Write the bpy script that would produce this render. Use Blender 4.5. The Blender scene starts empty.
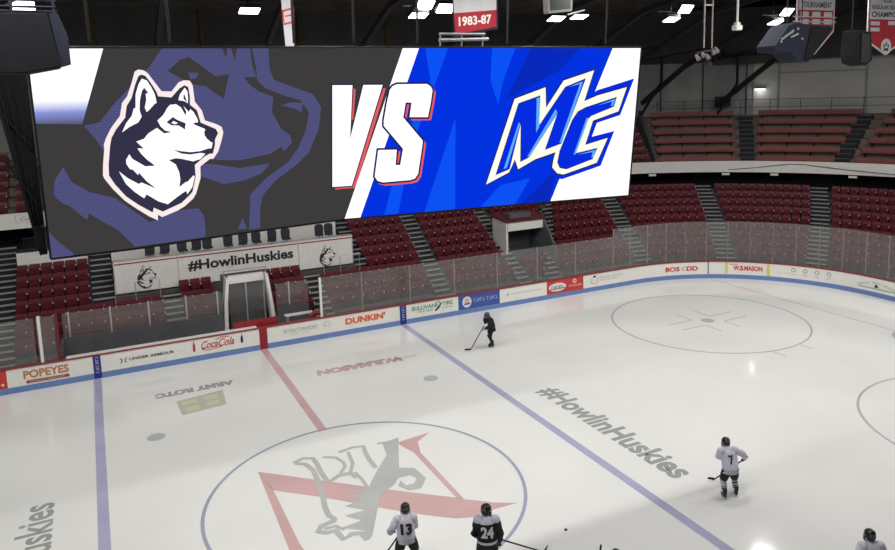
import bpy, bmesh, math, random
from mathutils import Vector, Matrix
random.seed(7)
PI = math.pi
SC = bpy.context.scene
COL = SC.collection

# ------------------------------------------------------------------ colours and materials
def lin(c):
    c = c / 255.0
    return c / 12.92 if c <= 0.04045 else ((c + 0.055) / 1.055) ** 2.4
def rgb(r, g, b): return (lin(r), lin(g), lin(b), 1.0)

MATS = {}
def mat(name, col, rough=0.6, metal=0.0, vary=0.08, scale=6.0, spec=0.5, bump=0.0):
    if name in MATS: return MATS[name]
    m = bpy.data.materials.new(name); m.use_nodes = True
    nt = m.node_tree; b = nt.nodes['Principled BSDF']
    b.inputs['Roughness'].default_value = rough
    b.inputs['Metallic'].default_value = metal
    b.inputs['Specular IOR Level'].default_value = spec
    tc = nt.nodes.new('ShaderNodeTexCoord'); nz = nt.nodes.new('ShaderNodeTexNoise')
    nz.inputs['Scale'].default_value = scale; nz.inputs['Detail'].default_value = 3
    nt.links.new(tc.outputs['Object'], nz.inputs['Vector'])
    rp = nt.nodes.new('ShaderNodeValToRGB')
    lo = [c * (1 - vary) for c in col[:3]] + [1]; hi = [min(1, c * (1 + vary)) for c in col[:3]] + [1]
    rp.color_ramp.elements[0].color = lo; rp.color_ramp.elements[1].color = hi
    rp.color_ramp.elements[0].position = .35; rp.color_ramp.elements[1].position = .65
    nt.links.new(nz.outputs['Fac'], rp.inputs['Fac']); nt.links.new(rp.outputs['Color'], b.inputs['Base Color'])
    if bump:
        bp = nt.nodes.new('ShaderNodeBump'); bp.inputs['Strength'].default_value = bump
        nt.links.new(nz.outputs['Fac'], bp.inputs['Height']); nt.links.new(bp.outputs['Normal'], b.inputs['Normal'])
    MATS[name] = m
    return m
def glow(name, col, strength=1.0, lines=0.0):
    """a light-giving surface (LED screen pixels, lamp lenses); lines = contrast of the LED rows"""
    if name in MATS: return MATS[name]
    m = bpy.data.materials.new(name); m.use_nodes = True
    nt = m.node_tree; nt.nodes.clear()
    o = nt.nodes.new('ShaderNodeOutputMaterial'); e = nt.nodes.new('ShaderNodeEmission')
    e.inputs['Color'].default_value = col; e.inputs['Strength'].default_value = strength
    if lines:
        tc = nt.nodes.new('ShaderNodeTexCoord'); w = nt.nodes.new('ShaderNodeTexWave')
        w.wave_type = 'BANDS'; w.bands_direction = 'Z'; w.inputs['Scale'].default_value = 5.0
        nt.links.new(tc.outputs['Object'], w.inputs['Vector'])
        mr = nt.nodes.new('ShaderNodeMapRange'); mr.inputs['To Min'].default_value = strength * (1 - lines); mr.inputs['To Max'].default_value = strength * (1 + lines)
        nt.links.new(w.outputs['Fac'], mr.inputs['Value']); nt.links.new(mr.outputs['Result'], e.inputs['Strength'])
    nt.links.new(e.outputs['Emission'], o.inputs['Surface'])
    MATS[name] = m
    return m

M_ICE = mat('ice', (0.80, 0.80, 0.78, 1), 0.09, vary=0.025, scale=0.25, spec=0.4)
def ice_paint(name, col): return mat(name, col, 0.09, vary=0.05, scale=0.6, spec=0.4)
M_IBLUE = ice_paint('ice_paint_blue', rgb(174, 174, 203)); M_IRED = ice_paint('ice_paint_red', rgb(207, 172, 172))
M_IGREY = ice_paint('ice_paint_grey', rgb(186, 187, 186)); M_ITHIN = ice_paint('ice_paint_thin', rgb(184, 179, 182))
M_IPINK = ice_paint('ice_paint_pink', rgb(206, 172, 174)); M_ITEXT = ice_paint('ice_paint_text', rgb(160, 162, 162))
M_IGOLD = ice_paint('ice_paint_gold', rgb(208, 205, 172)); M_ISTONE = ice_paint('ice_paint_stone', rgb(190, 190, 176))
M_ICIRC = ice_paint('ice_paint_circle', rgb(164, 166, 188)); M_ICREASE = ice_paint('ice_paint_crease', rgb(178, 184, 208))
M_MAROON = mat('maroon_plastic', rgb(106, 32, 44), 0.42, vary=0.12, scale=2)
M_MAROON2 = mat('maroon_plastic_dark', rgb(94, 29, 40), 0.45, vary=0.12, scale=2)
M_ARM = mat('armrest_glint', rgb(205, 200, 200), 0.35)  # pale armrest tips: their glints put into the colour
M_DARK = mat('dark_metal', rgb(26, 26, 28), 0.5, vary=0.15)
M_BLACK = mat('black_matte', rgb(18, 18, 20), 0.6, vary=0.1)
M_SPK = mat('speaker_black', rgb(30, 30, 34), 0.85, vary=0.1, spec=0.2)
M_SPKB = mat('speaker_blue_grey', rgb(44, 47, 60), 0.85, vary=0.1, spec=0.2)
M_CONC = mat('terrace_concrete', rgb(84, 80, 82), 0.85, vary=0.15, scale=1.2)
M_STEP = mat('stair_dark', rgb(36, 36, 40), 0.8, vary=0.2, scale=2)
M_NOSE = mat('stair_nosing', rgb(158, 156, 156), 0.5); M_NOSED = mat('stair_nosing_dark', rgb(74, 76, 78), 0.6)
M_WHITE = mat('white_paint', rgb(232, 230, 226), 0.45, vary=0.03)
M_BOARD = mat('board_white', rgb(240, 238, 232), 0.3, vary=0.02)
M_KICK = mat('kick_blue', rgb(108, 136, 190), 0.35, vary=0.05)
M_REDCAP = mat('cap_red', rgb(142, 54, 60), 0.4, vary=0.06)
M_RED = mat('sign_red', rgb(206, 62, 52), 0.45, vary=0.05)
M_DRED = mat('dark_red', rgb(150, 34, 40), 0.45, vary=0.08)
M_NAVY = mat('sign_navy', rgb(42, 44, 140), 0.4, vary=0.05)
M_SBLUE = mat('sign_blue', rgb(62, 88, 168), 0.4, vary=0.05)
M_ORANGE = mat('print_orange', rgb(226, 106, 52), 0.5); M_TAN = mat('print_tan', rgb(200, 132, 78), 0.5)
M_PRED = mat('print_red', rgb(205, 60, 60), 0.5); M_PGREEN = mat('print_green', rgb(70, 150, 100), 0.5)
M_PGREY = mat('print_grey', rgb(196, 194, 194), 0.5); M_PDARK = mat('print_dark', rgb(40, 40, 46), 0.5)
M_PBROWN = mat('print_brown', rgb(160, 70, 60), 0.5); M_YEL = mat('print_yellow', rgb(228, 206, 96), 0.5)
M_PGREY2 = mat('print_mid_grey', rgb(150, 150, 152), 0.5); M_LILAC = mat('print_lilac', rgb(196, 196, 235), 0.5)
M_POST = mat('stanchion_grey', rgb(150, 142, 142), 0.4, metal=0.3, vary=0.05)
M_ALU = mat('aluminium', rgb(200, 200, 204), 0.35, metal=0.6, vary=0.05)
M_WALL = mat('wall_panel_grey', rgb(158, 158, 157), 0.8, vary=0.1, scale=0.6)
M_WALLB = mat('wall_panel_light', rgb(196, 195, 190), 0.8, vary=0.06, scale=0.6)
M_WALLD = mat('wall_dark', rgb(74, 73, 74), 0.85, vary=0.12, scale=0.6)
M_TRUSS = mat('truss_steel', rgb(36, 35, 36), 0.6, vary=0.15)
M_ROOF = mat('roof_deck', rgb(92, 86, 82), 0.9, vary=0.25, scale=0.8)
M_WOOD = mat('tan_timber', rgb(80, 66, 46), 0.8, vary=0.2, scale=1.5)
M_BENCH = mat('bench_red', rgb(130, 66, 62), 0.55, vary=0.1, scale=2)
M_BTREAD = mat('balcony_tread', rgb(116, 103, 96), 0.85, vary=0.12, scale=1.2)
M_BOXG = mat('box_grey', rgb(88, 88, 92), 0.7, vary=0.1, scale=1.0)
M_CHAIR = mat('office_black', rgb(48, 50, 60), 0.6)

def glass_material():
    m = bpy.data.materials.new('rink_glass'); m.use_nodes = True
    nt = m.node_tree; nt.nodes.clear()
    o = nt.nodes.new('ShaderNodeOutputMaterial'); t = nt.nodes.new('ShaderNodeBsdfTransparent')
    g = nt.nodes.new('ShaderNodeBsdfGlossy'); d = nt.nodes.new('ShaderNodeBsdfDiffuse')
    g.inputs['Roughness'].default_value = 0.04; g.inputs['Color'].default_value = (.9, .93, .92, 1)
    t.inputs['Color'].default_value = (.95, .955, .95, 1); d.inputs['Color'].default_value = (.8, .8, .78, 1)
    lw = nt.nodes.new('ShaderNodeFresnel'); lw.inputs['IOR'].default_value = 1.35
    nz = nt.nodes.new('ShaderNodeTexNoise'); nz.inputs['Scale'].default_value = 1.2
    mr = nt.nodes.new('ShaderNodeMapRange'); mr.inputs['To Min'].default_value = REFLECTION_HAZE * .8; mr.inputs['To Max'].default_value = REFLECTION_HAZE * 1.2
    nt.links.new(nz.outputs['Fac'], mr.inputs['Value'])
    a = nt.nodes.new('ShaderNodeMixShader'); b = nt.nodes.new('ShaderNodeMixShader')
    nt.links.new(mr.outputs['Result'], a.inputs['Fac']); nt.links.new(t.outputs[0], a.inputs[1]); nt.links.new(d.outputs[0], a.inputs[2])
    nt.links.new(lw.outputs[0], b.inputs['Fac']); nt.links.new(a.outputs[0], b.inputs[1]); nt.links.new(g.outputs[0], b.inputs[2])
    nt.links.new(b.outputs[0], o.inputs['Surface'])
    return m
REFLECTION_HAZE = 0.08  # white diffuse share painted into the panes for the ice reflected in them
M_GLASS = glass_material()

# ------------------------------------------------------------------ mesh building
class MB:
    def __init__(s): s.v = []; s.f = []; s.mi = []
    def add(s, vs, fs, mi=0):
        n = len(s.v); s.v += [tuple(v) for v in vs]
        for f in fs: s.f.append([i + n for i in f]); s.mi.append(mi)
        return s
    def box(s, c, d, mi=0, rot=None):
        x, y, z = d[0] / 2, d[1] / 2, d[2] / 2
        vs = [Vector((a * x, b * y, e * z)) for a in (-1, 1) for b in (-1, 1) for e in (-1, 1)]
        if rot is not None: vs = [rot @ v for v in vs]
        vs = [v + Vector(c) for v in vs]
        return s.add(vs, [(0, 1, 3, 2), (4, 6, 7, 5), (0, 4, 5, 1), (2, 3, 7, 6), (0, 2, 6, 4), (1, 5, 7, 3)], mi)
    def bar(s, a, b, w, h=None, mi=0):
        a, b = Vector(a), Vector(b); d = b - a; h = h or w
        q = d.to_track_quat('Y', 'Z').to_matrix()
        return s.box((a + b) / 2, (w, d.length, h), mi, q)
    def tube(s, pts, rad, n=8, mi=0, cap=True):
        pts = [Vector(p) for p in pts]
        if not isinstance(rad, (list, tuple)): rad = [rad] * len(pts)
        rings = []
        for i, p in enumerate(pts):
            t = (pts[min(i + 1, len(pts) - 1)] - pts[max(i - 1, 0)]).normalized()
            q = t.to_track_quat('Z', 'Y').to_matrix()
            r = rad[i] if isinstance(rad[i], (tuple, list)) else (rad[i], rad[i])
            rings.append([p + q @ Vector((r[0] * math.cos(2 * PI * k / n), r[1] * math.sin(2 * PI * k / n), 0)) for k in range(n)])
        return s.loft(rings, mi, cap)
    def loft(s, rings, mi=0, cap=True, closed=True):
        n = len(rings[0]); vs = [v for r in rings for v in r]; fs = []
        for i in range(len(rings) - 1):
            for k in range(n if closed else n - 1):
                k2 = (k + 1) % n
                fs.append((i * n + k, i * n + k2, (i + 1) * n + k2, (i + 1) * n + k))
        if cap: fs.append(tuple(range(n - 1, -1, -1))); fs.append(tuple(range((len(rings) - 1) * n, len(rings) * n)))
        return s.add(vs, fs, mi)
    def ell(s, c, r, mi=0, n=12, m=8, rot=None):
        rings = []
        for i in range(m + 1):
            ph = -PI / 2 + PI * min(max(i, .12), m - .12) / m
            ring = [Vector((r[0] * math.cos(ph) * math.cos(2 * PI * k / n), r[1] * math.cos(ph) * math.sin(2 * PI * k / n), r[2] * math.sin(ph))) for k in range(n)]
            rings.append([(rot @ v if rot is not None else v) + Vector(c) for v in ring])
        return s.loft(rings, mi)
    def prism(s, poly, f0, f1, mi=0):
        """poly: 2-D outline; f0 / f1 map (a,b) to the two end faces"""
        n = len(poly)
        vs = [f0(*p) for p in poly] + [f1(*p) for p in poly]
        fs = [tuple(range(n)), tuple(range(2 * n - 1, n - 1, -1))] + [(i, i + n, (i + 1) % n + n, (i + 1) % n) for i in range(n)]
        return s.add(vs, fs, mi)
    def build(s, name, mats, parent=None, smooth=False, bevel=0):
        me = bpy.data.meshes.new(name); me.from_pydata(s.v, [], s.f)
        if not isinstance(mats, (list, tuple)): mats = [mats]
        for m in mats: me.materials.append(m)
        for p, i in zip(me.polygons, s.mi): p.material_index = i; p.use_smooth = smooth
        bm = bmesh.new(); bm.from_mesh(me)
        ng = [f for f in bm.faces if len(f.verts) > 4]
        if ng: bmesh.ops.triangulate(bm, faces=ng)
        bmesh.ops.recalc_face_normals(bm, faces=bm.faces); bm.to_mesh(me); bm.free()
        o = bpy.data.objects.new(name, me); COL.objects.link(o)
        if parent: o.parent = parent
        if bevel:
            b = o.modifiers.new('bevel', 'BEVEL'); b.width = bevel; b.segments = 2; b.limit_method = 'ANGLE'
        return o

def tag(o, label, cat, group=None, kind=None):
    o['label'] = label; o['category'] = cat
    if group: o['group'] = group
    if kind: o['kind'] = kind
    return o
def thing(name, label, cat, loc=(0, 0, 0), rz=0, group=None):
    o = bpy.data.objects.new(name, None); COL.objects.link(o); o.location = loc; o.rotation_euler = (0, 0, rz)
    o.empty_display_size = .2
    return tag(o, label, cat, group)
def struct(o): o['kind'] = 'structure'; return o

def flat(polys, mp, name, m, parent=None):
    """flat printed or lit shapes: 2-D outlines mapped onto a surface by mp"""
    b = MB()
    for p in polys: b.add([mp(*q) for q in p], [tuple(range(len(p)))])
    return b.build(name, m, parent)
def ribbon(pts, w):
    """the outline of a stroke of width w along 2-D points, as quads"""
    out = []; P = [Vector(p).to_2d() for p in pts]; L = []; Rr = []
    for i, p in enumerate(P):
        t = (P[min(i + 1, len(P) - 1)] - P[max(i - 1, 0)]).normalized(); n = Vector((-t.y, t.x))
        L.append(p + n * w / 2); Rr.append(p - n * w / 2)
    for i in range(len(P) - 1): out.append([L[i], L[i + 1], Rr[i + 1], Rr[i]])
    return [[(q.x, q.y) for q in p] for p in out]
def ringpoly(cx, cy, r, w, n=72, a0=0, a1=2 * PI):
    out = []
    for i in range(n):
        a, b = a0 + (a1 - a0) * i / n, a0 + (a1 - a0) * (i + 1) / n
        out.append([(cx + (r + s) * math.cos(t), cy + (r + s) * math.sin(t)) for s, t in ((-w / 2, a), (w / 2, a), (w / 2, b), (-w / 2, b))])
    return out
def disc(cx, cy, rx, ry=None, n=28): return [(cx + rx * math.cos(2 * PI * k / n), cy + (ry or rx) * math.sin(2 * PI * k / n)) for k in range(n)]
def rect(x0, y0, x1, y1): return [(x0, y0), (x1, y0), (x1, y1), (x0, y1)]

def text_faces(body, x0, y0, x1, y1, bold=0.0, shear=0.0):
    """letters filling the box x0..x1, y0..y1: (verts, faces) in 2-D"""
    cu = bpy.data.curves.new('letters', 'FONT'); cu.body = body; cu.offset = bold; cu.shear = shear; cu.resolution_u = 3
    o = bpy.data.objects.new('letters', cu); COL.objects.link(o)
    dg = bpy.context.evaluated_depsgraph_get(); dg.update()
    me = o.evaluated_get(dg).to_mesh()
    vs = [(v.co.x, v.co.y) for v in me.vertices]; fs = [tuple(p.vertices) for p in me.polygons]
    o.evaluated_get(dg).to_mesh_clear(); bpy.data.objects.remove(o); bpy.data.curves.remove(cu)
    ax = min(v[0] for v in vs); bx = max(v[0] for v in vs); ay = min(v[1] for v in vs); by = max(v[1] for v in vs)
    return [(x0 + (v[0] - ax) / (bx - ax) * (x1 - x0), y0 + (v[1] - ay) / (by - ay) * (y1 - y0)) for v in vs], fs
def lettering(items, mp, name, m, parent=None):
    b = MB()
    for it in items:
        vs, fs = text_faces(*it); b.add([mp(*v) for v in vs], fs)
    return b.build(name, m, parent)
ORD = ['first', 'second', 'third', 'fourth', 'fifth', 'sixth', 'seventh', 'eighth', 'ninth', 'tenth', 'eleventh', 'twelfth', 'thirteenth', 'fourteenth', 'fifteenth', 'sixteenth', 'seventeenth', 'eighteenth', 'nineteenth', 'twentieth', 'twenty-first', 'twenty-second']

# ------------------------------------------------------------------ where things stand
W, R, L = 13.956, 8.957, 30.437          # half width, corner radius, half length of the rink
LX, WY = L - R, W - R
BL = 6.941                                # blue line from centre
CAM = Vector((-6.348, -19.075, 11.395))
def bowl(u, d):
    """point at distance u along the stands and d behind the boards, with the direction towards the ice"""
    if u <= LX: return Vector((u, W + d, 0)), Vector((0, -1, 0))
    a = (u - LX) / 13.0
    if a <= PI / 2: return Vector((LX + (R + d) * math.sin(a), WY + (R + d) * math.cos(a), 0)), Vector((-math.sin(a), -math.cos(a), 0))
    return Vector((L + d, WY - (u - LX - 13 * PI / 2), 0)), Vector((-1, 0, 0))
def board(s, off=0.0, z=0.0):
    """point on the boards at true length s along them (0 = centre line)"""
    if s <= LX: return Vector((s, W - off, z))
    a = (s - LX) / R
    if a <= PI / 2: return Vector((LX + (R - off) * math.sin(a), WY + (R - off) * math.cos(a), z))
    return Vector((L - off, WY - (s - LX - R * PI / 2), z))
def urange(u0, u1, step=0.9):
    n = max(1, int(math.ceil((u1 - u0) / step)))
    return [u0 + (u1 - u0) * i / n for i in range(n + 1)]
def sweep(b, us, prof, mi=0, fn=bowl):
    """closed profile [(d,z)...] swept along the stands"""
    rings = []
    for u in us:
        r = []
        for d, z in prof:
            p, _ = fn(u, d); r.append(Vector((p.x, p.y, z)))
        rings.append(r)
    b.loft(rings, mi)
def brd(u, d): return board(u, -d), None
SCREEN = {
    'white_panel': [(-7.38,2.09),(-5.98,2.09),(-6.48,0.60),(-7.54,0.65)],
    'bg_face': [(-4.91,2.07),(-3.74,2.06),(-3.67,1.86),(-3.63,2.06),(-3.56,2.06),(-3.49,1.82),(-3.44,2.06),(-3.17,2.06),(-3.14,1.69),(-3.05,1.46),(-3.32,1.46),(-3.22,1.31),(-3.04,1.16),(-2.72,1.02),(-2.76,0.70),(-2.57,0.32),(-2.38,0.17),(-2.34,0.01),(-2.52,-0.18),(-2.59,-0.08),(-2.84,-0.22),(-3.49,-0.32),(-3.95,-0.28),(-4.31,-0.17),(-5.31,-0.40),(-6.04,-0.14),(-6.26,0.28),(-6.45,0.57),(-6.16,0.63),(-5.90,0.96),(-5.46,1.40),(-5.16,1.71)],
    'bg_chin': [(-4.52,-0.35),(-4.06,-0.36),(-3.50,-0.49),(-2.84,-0.43),(-3.03,-0.64),(-3.40,-0.77),(-3.85,-0.82),(-4.32,-0.61)],
    'bg_band': [(-2.79,2.06),(-2.77,1.60),(-2.69,1.39),(-2.21,1.20),(-1.84,1.06),(-1.66,0.77),(-1.72,0.30),(-1.96,-0.24),(-2.26,-0.51),(-2.73,-0.82),(-3.03,-1.14),(-3.10,-1.43),(-3.12,-1.89),(-3.37,-1.90),(-3.32,-1.34),(-3.31,-1.11),(-2.95,-0.76),(-2.44,-0.43),(-2.21,-0.13),(-2.02,0.27),(-1.94,0.67),(-2.13,0.94),(-2.46,1.04),(-2.89,1.22),(-3.05,1.39),(-3.06,1.65),(-3.13,2.06)],
    'bg_nose': [(-2.56,0.84),(-2.33,0.90),(-2.07,0.87),(-2.12,0.67),(-2.25,0.75)],
    'bg_neck': [(-6.89,-0.22),(-6.77,-0.54),(-6.46,-0.77),(-6.02,-0.93),(-5.67,-1.26),(-5.40,-1.51),(-4.79,-1.31),(-4.42,-1.30),(-4.31,-1.47),(-4.29,-1.85),(-4.31,-1.96),(-5.72,-2.01),(-6.02,-1.61),(-6.33,-1.37),(-6.52,-1.20),(-6.57,-1.34),(-6.85,-1.02),(-6.98,-0.95),(-7.11,-0.77),(-7.06,-0.47)],
    'bg_tuft': [(-7.28,-1.51),(-7.10,-1.76),(-6.90,-1.98),(-6.87,-2.05),(-7.29,-2.06)],
    'bg_wisp': [(-3.61,-1.86),(-3.49,-1.62),(-3.41,-1.88)],
    'bg_brow': [(-4.83,1.61),(-4.58,1.83),(-4.42,1.89),(-4.16,1.70),(-3.91,1.49),(-3.63,1.53),(-3.76,1.01),(-4.12,1.29),(-4.42,1.34),(-4.64,1.49)],
    'bg_eye': [(-4.44,1.58),(-4.23,1.56),(-4.31,1.44),(-4.41,1.44)],
    'em_out': [(-6.13,0.18),(-6.08,0.31),(-5.97,0.51),(-5.79,0.74),(-5.73,1.00),(-5.63,1.12),(-5.53,1.37),(-5.45,1.61),(-5.38,1.65),(-5.28,1.63),(-5.21,1.57),(-5.10,1.40),(-4.98,1.21),(-4.79,1.20),(-4.64,1.38),(-4.54,1.42),(-4.42,1.41),(-4.37,1.31),(-4.35,0.98),(-4.22,0.79),(-4.17,0.58),(-3.94,0.49),(-3.84,0.43),(-3.81,0.31),(-3.85,0.16),(-3.89,0.04),(-3.94,-0.10),(-4.05,-0.25),(-4.11,-0.24),(-4.32,-0.39),(-4.33,-0.64),(-4.44,-0.97),(-4.51,-1.08),(-4.69,-1.23),(-4.84,-1.31),(-5.15,-1.42),(-5.23,-1.36),(-5.24,-1.48),(-5.40,-1.38),(-5.63,-1.19),(-5.84,-1.00),(-6.04,-0.74),(-6.18,-0.51),(-6.20,-0.44),(-6.18,-0.23),(-6.13,0.09)],
    'em_dark': [(-6.01,0.19),(-5.98,0.31),(-5.88,0.48),(-5.70,0.70),(-5.65,0.94),(-5.55,1.09),(-5.46,1.36),(-5.39,1.52),(-5.33,1.55),(-5.26,1.52),(-5.18,1.40),(-5.08,1.21),(-5.05,1.11),(-4.80,1.08),(-4.63,1.26),(-4.53,1.32),(-4.46,1.28),(-4.44,1.09),(-4.45,0.92),(-4.32,0.80),(-4.26,0.54),(-4.12,0.47),(-3.96,0.39),(-3.92,0.30),(-3.99,0.17),(-4.00,0.04),(-4.05,-0.13),(-4.12,-0.13),(-4.22,-0.18),(-4.43,-0.35),(-4.43,-0.60),(-4.51,-0.92),(-4.57,-0.99),(-4.75,-1.15),(-5.13,-1.30),(-5.30,-1.20),(-5.33,-1.30),(-5.60,-1.10),(-5.81,-0.91),(-5.99,-0.65),(-6.09,-0.45),(-6.08,-0.24),(-6.02,0.15)],
    'em_ear': [(-5.33,1.47),(-5.40,1.36),(-5.47,1.16),(-5.49,0.90),(-5.53,0.87),(-5.57,0.74),(-5.69,0.59),(-5.78,0.41),(-5.64,0.51),(-5.46,0.60),(-5.39,0.71),(-5.42,0.84),(-5.40,1.04),(-5.35,1.22),(-5.30,1.29),(-5.23,1.18),(-5.28,1.17),(-5.28,1.04),(-5.32,0.89),(-5.29,0.80),(-5.22,0.86),(-5.13,0.96),(-5.09,0.98),(-5.11,1.15),(-5.17,1.30),(-5.24,1.43)],
    'em_ear2': [(-4.53,1.27),(-4.48,1.19),(-4.48,1.04),(-4.49,0.95),(-4.56,1.00),(-4.67,1.02),(-4.63,1.14)],
    'em_ear2d': [(-4.56,1.15),(-4.54,1.12),(-4.50,0.96),(-4.52,0.99),(-4.57,1.05)],
    'em_face': [(-4.91,0.85),(-4.84,0.93),(-4.72,0.94),(-4.63,0.87),(-4.55,0.70),(-4.53,0.78),(-4.58,0.90),(-4.48,0.77),(-4.45,0.83),(-4.39,0.77),(-4.32,0.62),(-4.31,0.55),(-4.41,0.54),(-4.38,0.50),(-4.18,0.40),(-4.20,0.27),(-4.14,0.18),(-4.04,0.11),(-4.05,0.08),(-4.07,-0.01),(-4.13,-0.02),(-4.20,-0.03),(-4.21,-0.13),(-4.31,-0.23),(-4.46,-0.27),(-4.69,-0.20),(-4.80,-0.18),(-4.94,-0.21),(-4.81,-0.31),(-4.75,-0.49),(-4.74,-0.64),(-4.77,-0.80),(-4.63,-0.70),(-4.60,-0.70),(-4.47,-0.57),(-4.45,-0.60),(-4.51,-0.82),(-4.62,-0.97),(-4.64,-0.89),(-4.83,-1.01),(-5.02,-1.15),(-5.20,-1.07),(-5.42,-0.90),(-5.47,-0.98),(-5.64,-0.83),(-5.79,-0.65),(-5.90,-0.38),(-5.75,-0.53),(-5.55,-0.67),(-5.50,-0.64),(-5.22,-0.80),(-5.40,-0.62),(-5.53,-0.43),(-5.55,-0.48),(-5.64,-0.36),(-5.69,-0.35),(-5.75,-0.24),(-5.75,-0.15),(-5.68,-0.04),(-5.63,-0.14),(-5.52,-0.22),(-5.40,-0.31),(-5.21,-0.31),(-5.36,-0.17),(-5.46,-0.04),(-5.52,0.07),(-5.40,0.06),(-5.53,0.21),(-5.38,0.26),(-5.30,0.36),(-5.12,0.47),(-4.99,0.35),(-4.84,0.37),(-4.97,0.41),(-5.05,0.50),(-5.10,0.62),(-4.99,0.72),(-4.94,0.79)],
    'em_eye': [(-4.93,0.58),(-4.80,0.68),(-4.72,0.62),(-4.56,0.54),(-4.58,0.41),(-4.70,0.50),(-4.84,0.51)],
    'em_eyew': [(-4.84,0.56),(-4.79,0.60),(-4.71,0.55),(-4.77,0.53)],
    'em_nose': [(-4.21,0.35),(-4.14,0.35),(-4.07,0.29),(-3.98,0.35),(-3.95,0.29),(-4.01,0.11),(-4.07,0.11),(-4.16,0.20)],
    'em_bridge': [(-4.41,0.53),(-4.29,0.52),(-4.17,0.43),(-4.24,0.44)],
    'em_mouth': [(-4.84,-0.00),(-4.67,-0.04),(-4.50,-0.07),(-4.30,-0.06),(-4.13,-0.01),(-4.10,-0.04),(-4.21,-0.12),(-4.30,-0.10),(-4.51,-0.12),(-4.68,-0.09)],
    'stripe': [(0.30,2.06),(0.71,2.06),(-0.76,-1.90),(-1.15,-1.89)],
    'blue': [(0.71,2.06),(6.34,2.05),(4.64,-1.99),(-0.76,-1.90)],
    'right_white': [(6.34,2.05),(7.29,2.05),(7.29,-2.06),(4.64,-1.99)],
    'bl_a': [(0.87,2.06),(1.47,2.06),(0.52,-0.34),(0.21,-1.89),(-0.15,-1.89),(0.26,-0.33),(1.02,1.31)],
    'bl_b': [(1.71,0.38),(1.77,-1.93),(0.91,-1.93)],
    'bl_c': [(2.67,2.06),(3.33,2.06),(3.02,1.27),(2.90,0.66),(2.65,1.28)],
    'bl_d': [(3.69,-2.01),(4.44,-1.40),(4.77,-1.09),(4.61,-2.00)],
    'bl_e': [(3.77,2.06),(5.30,2.05),(4.71,1.50),(3.10,0.77),(3.50,1.51)],
    'bl_f': [(2.49,-1.95),(3.06,-1.42),(3.96,-1.30),(3.54,-1.97)],
    'mc_blue': [(5.47,0.68),(5.92,0.95),(7.15,1.24),(6.77,0.25),(6.00,0.07),(5.86,-0.30),(6.61,-0.18),(6.23,-1.13),(4.98,-1.41),(4.86,-1.39),(4.56,-1.21),(4.60,-0.13)],
    'mc_cream': [(3.36,0.80),(4.27,1.07),(4.32,0.54),(4.82,1.23),(5.77,1.48),(5.52,0.67),(5.93,0.81),(6.91,1.01),(6.69,0.36),(5.85,0.14),(5.65,-0.51),(6.39,-0.36),(6.08,-1.03),(5.00,-1.28),(4.79,-1.23),(4.62,-1.06),(4.65,-0.82),(4.70,-0.65),(4.07,-0.80),(3.56,-1.03),(3.45,-0.76),(3.29,-1.09),(2.62,-1.36)],
    'mc_m': [(3.49,0.67),(4.10,0.84),(4.12,0.06),(4.89,1.05),(5.49,1.25),(4.85,-0.41),(4.38,-0.54),(4.68,0.38),(3.86,-0.72),(3.63,-0.81),(3.57,0.16),(3.28,-0.99),(2.91,-1.11)],
    'mc_c': [(6.56,0.73),(6.50,0.51),(5.77,0.29),(5.66,0.20),(5.33,-0.74),(6.03,-0.64),(5.91,-0.90),(5.08,-1.12),(4.87,-1.07),(4.79,-0.93),(4.84,-0.63),(5.18,0.18),(5.34,0.39),(5.57,0.49)],
    'ac1': [(3.50,0.20),(3.55,0.16),(3.21,-0.96),(3.11,-0.99)],
    'ac2': [(3.98,0.79),(4.10,0.82),(4.13,0.04),(4.04,-0.09),(4.01,0.76)],
    'ac3': [(4.61,0.50),(4.67,0.40),(3.87,-0.72),(3.81,-0.71)],
    'ac4': [(4.97,1.06),(5.42,1.20),(5.39,1.08),(4.88,-0.39),(4.79,-0.40),(5.33,1.13)],
    'ac5': [(5.62,0.23),(5.69,0.21),(5.34,-0.74),(5.27,-0.76)],
    'ac6': [(5.93,0.54),(6.54,0.71),(6.47,0.51),(6.40,0.52),(6.43,0.64)],
    'ac7': [(5.39,-0.76),(6.00,-0.66),(5.93,-0.88),(5.87,-0.86),(5.90,-0.72)],
    'v': [(-1.40,1.25),(-0.93,1.24),(-1.00,0.02),(-0.67,1.24),(-0.20,1.23),(-0.97,-1.09),(-1.44,-1.08)],
    'vr1': [(-0.90,1.17),(-0.85,1.14),(-0.91,0.47),(-0.95,0.44)],
    'vr2': [(-0.18,1.16),(-0.12,1.15),(-0.88,-1.15),(-1.37,-1.15),(-1.37,-1.10),(-0.97,-1.10)],
    's': [(-0.03,1.12),(0.04,1.20),(0.14,1.24),(0.91,1.23),(1.01,1.17),(1.06,1.08),(1.02,0.79),(0.95,0.44),(0.47,0.46),(0.52,0.80),(0.37,0.81),(0.31,0.46),(0.82,-0.12),(0.82,-0.19),(0.71,-0.93),(0.63,-1.04),(0.49,-1.07),(-0.20,-1.07),(-0.34,-1.02),(-0.41,-0.91),(-0.39,-0.77),(-0.32,-0.28),(0.15,-0.30),(0.12,-0.67),(0.24,-0.68),(0.31,-0.29),(-0.18,0.28),(-0.18,0.41),(-0.11,0.79)],
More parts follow.
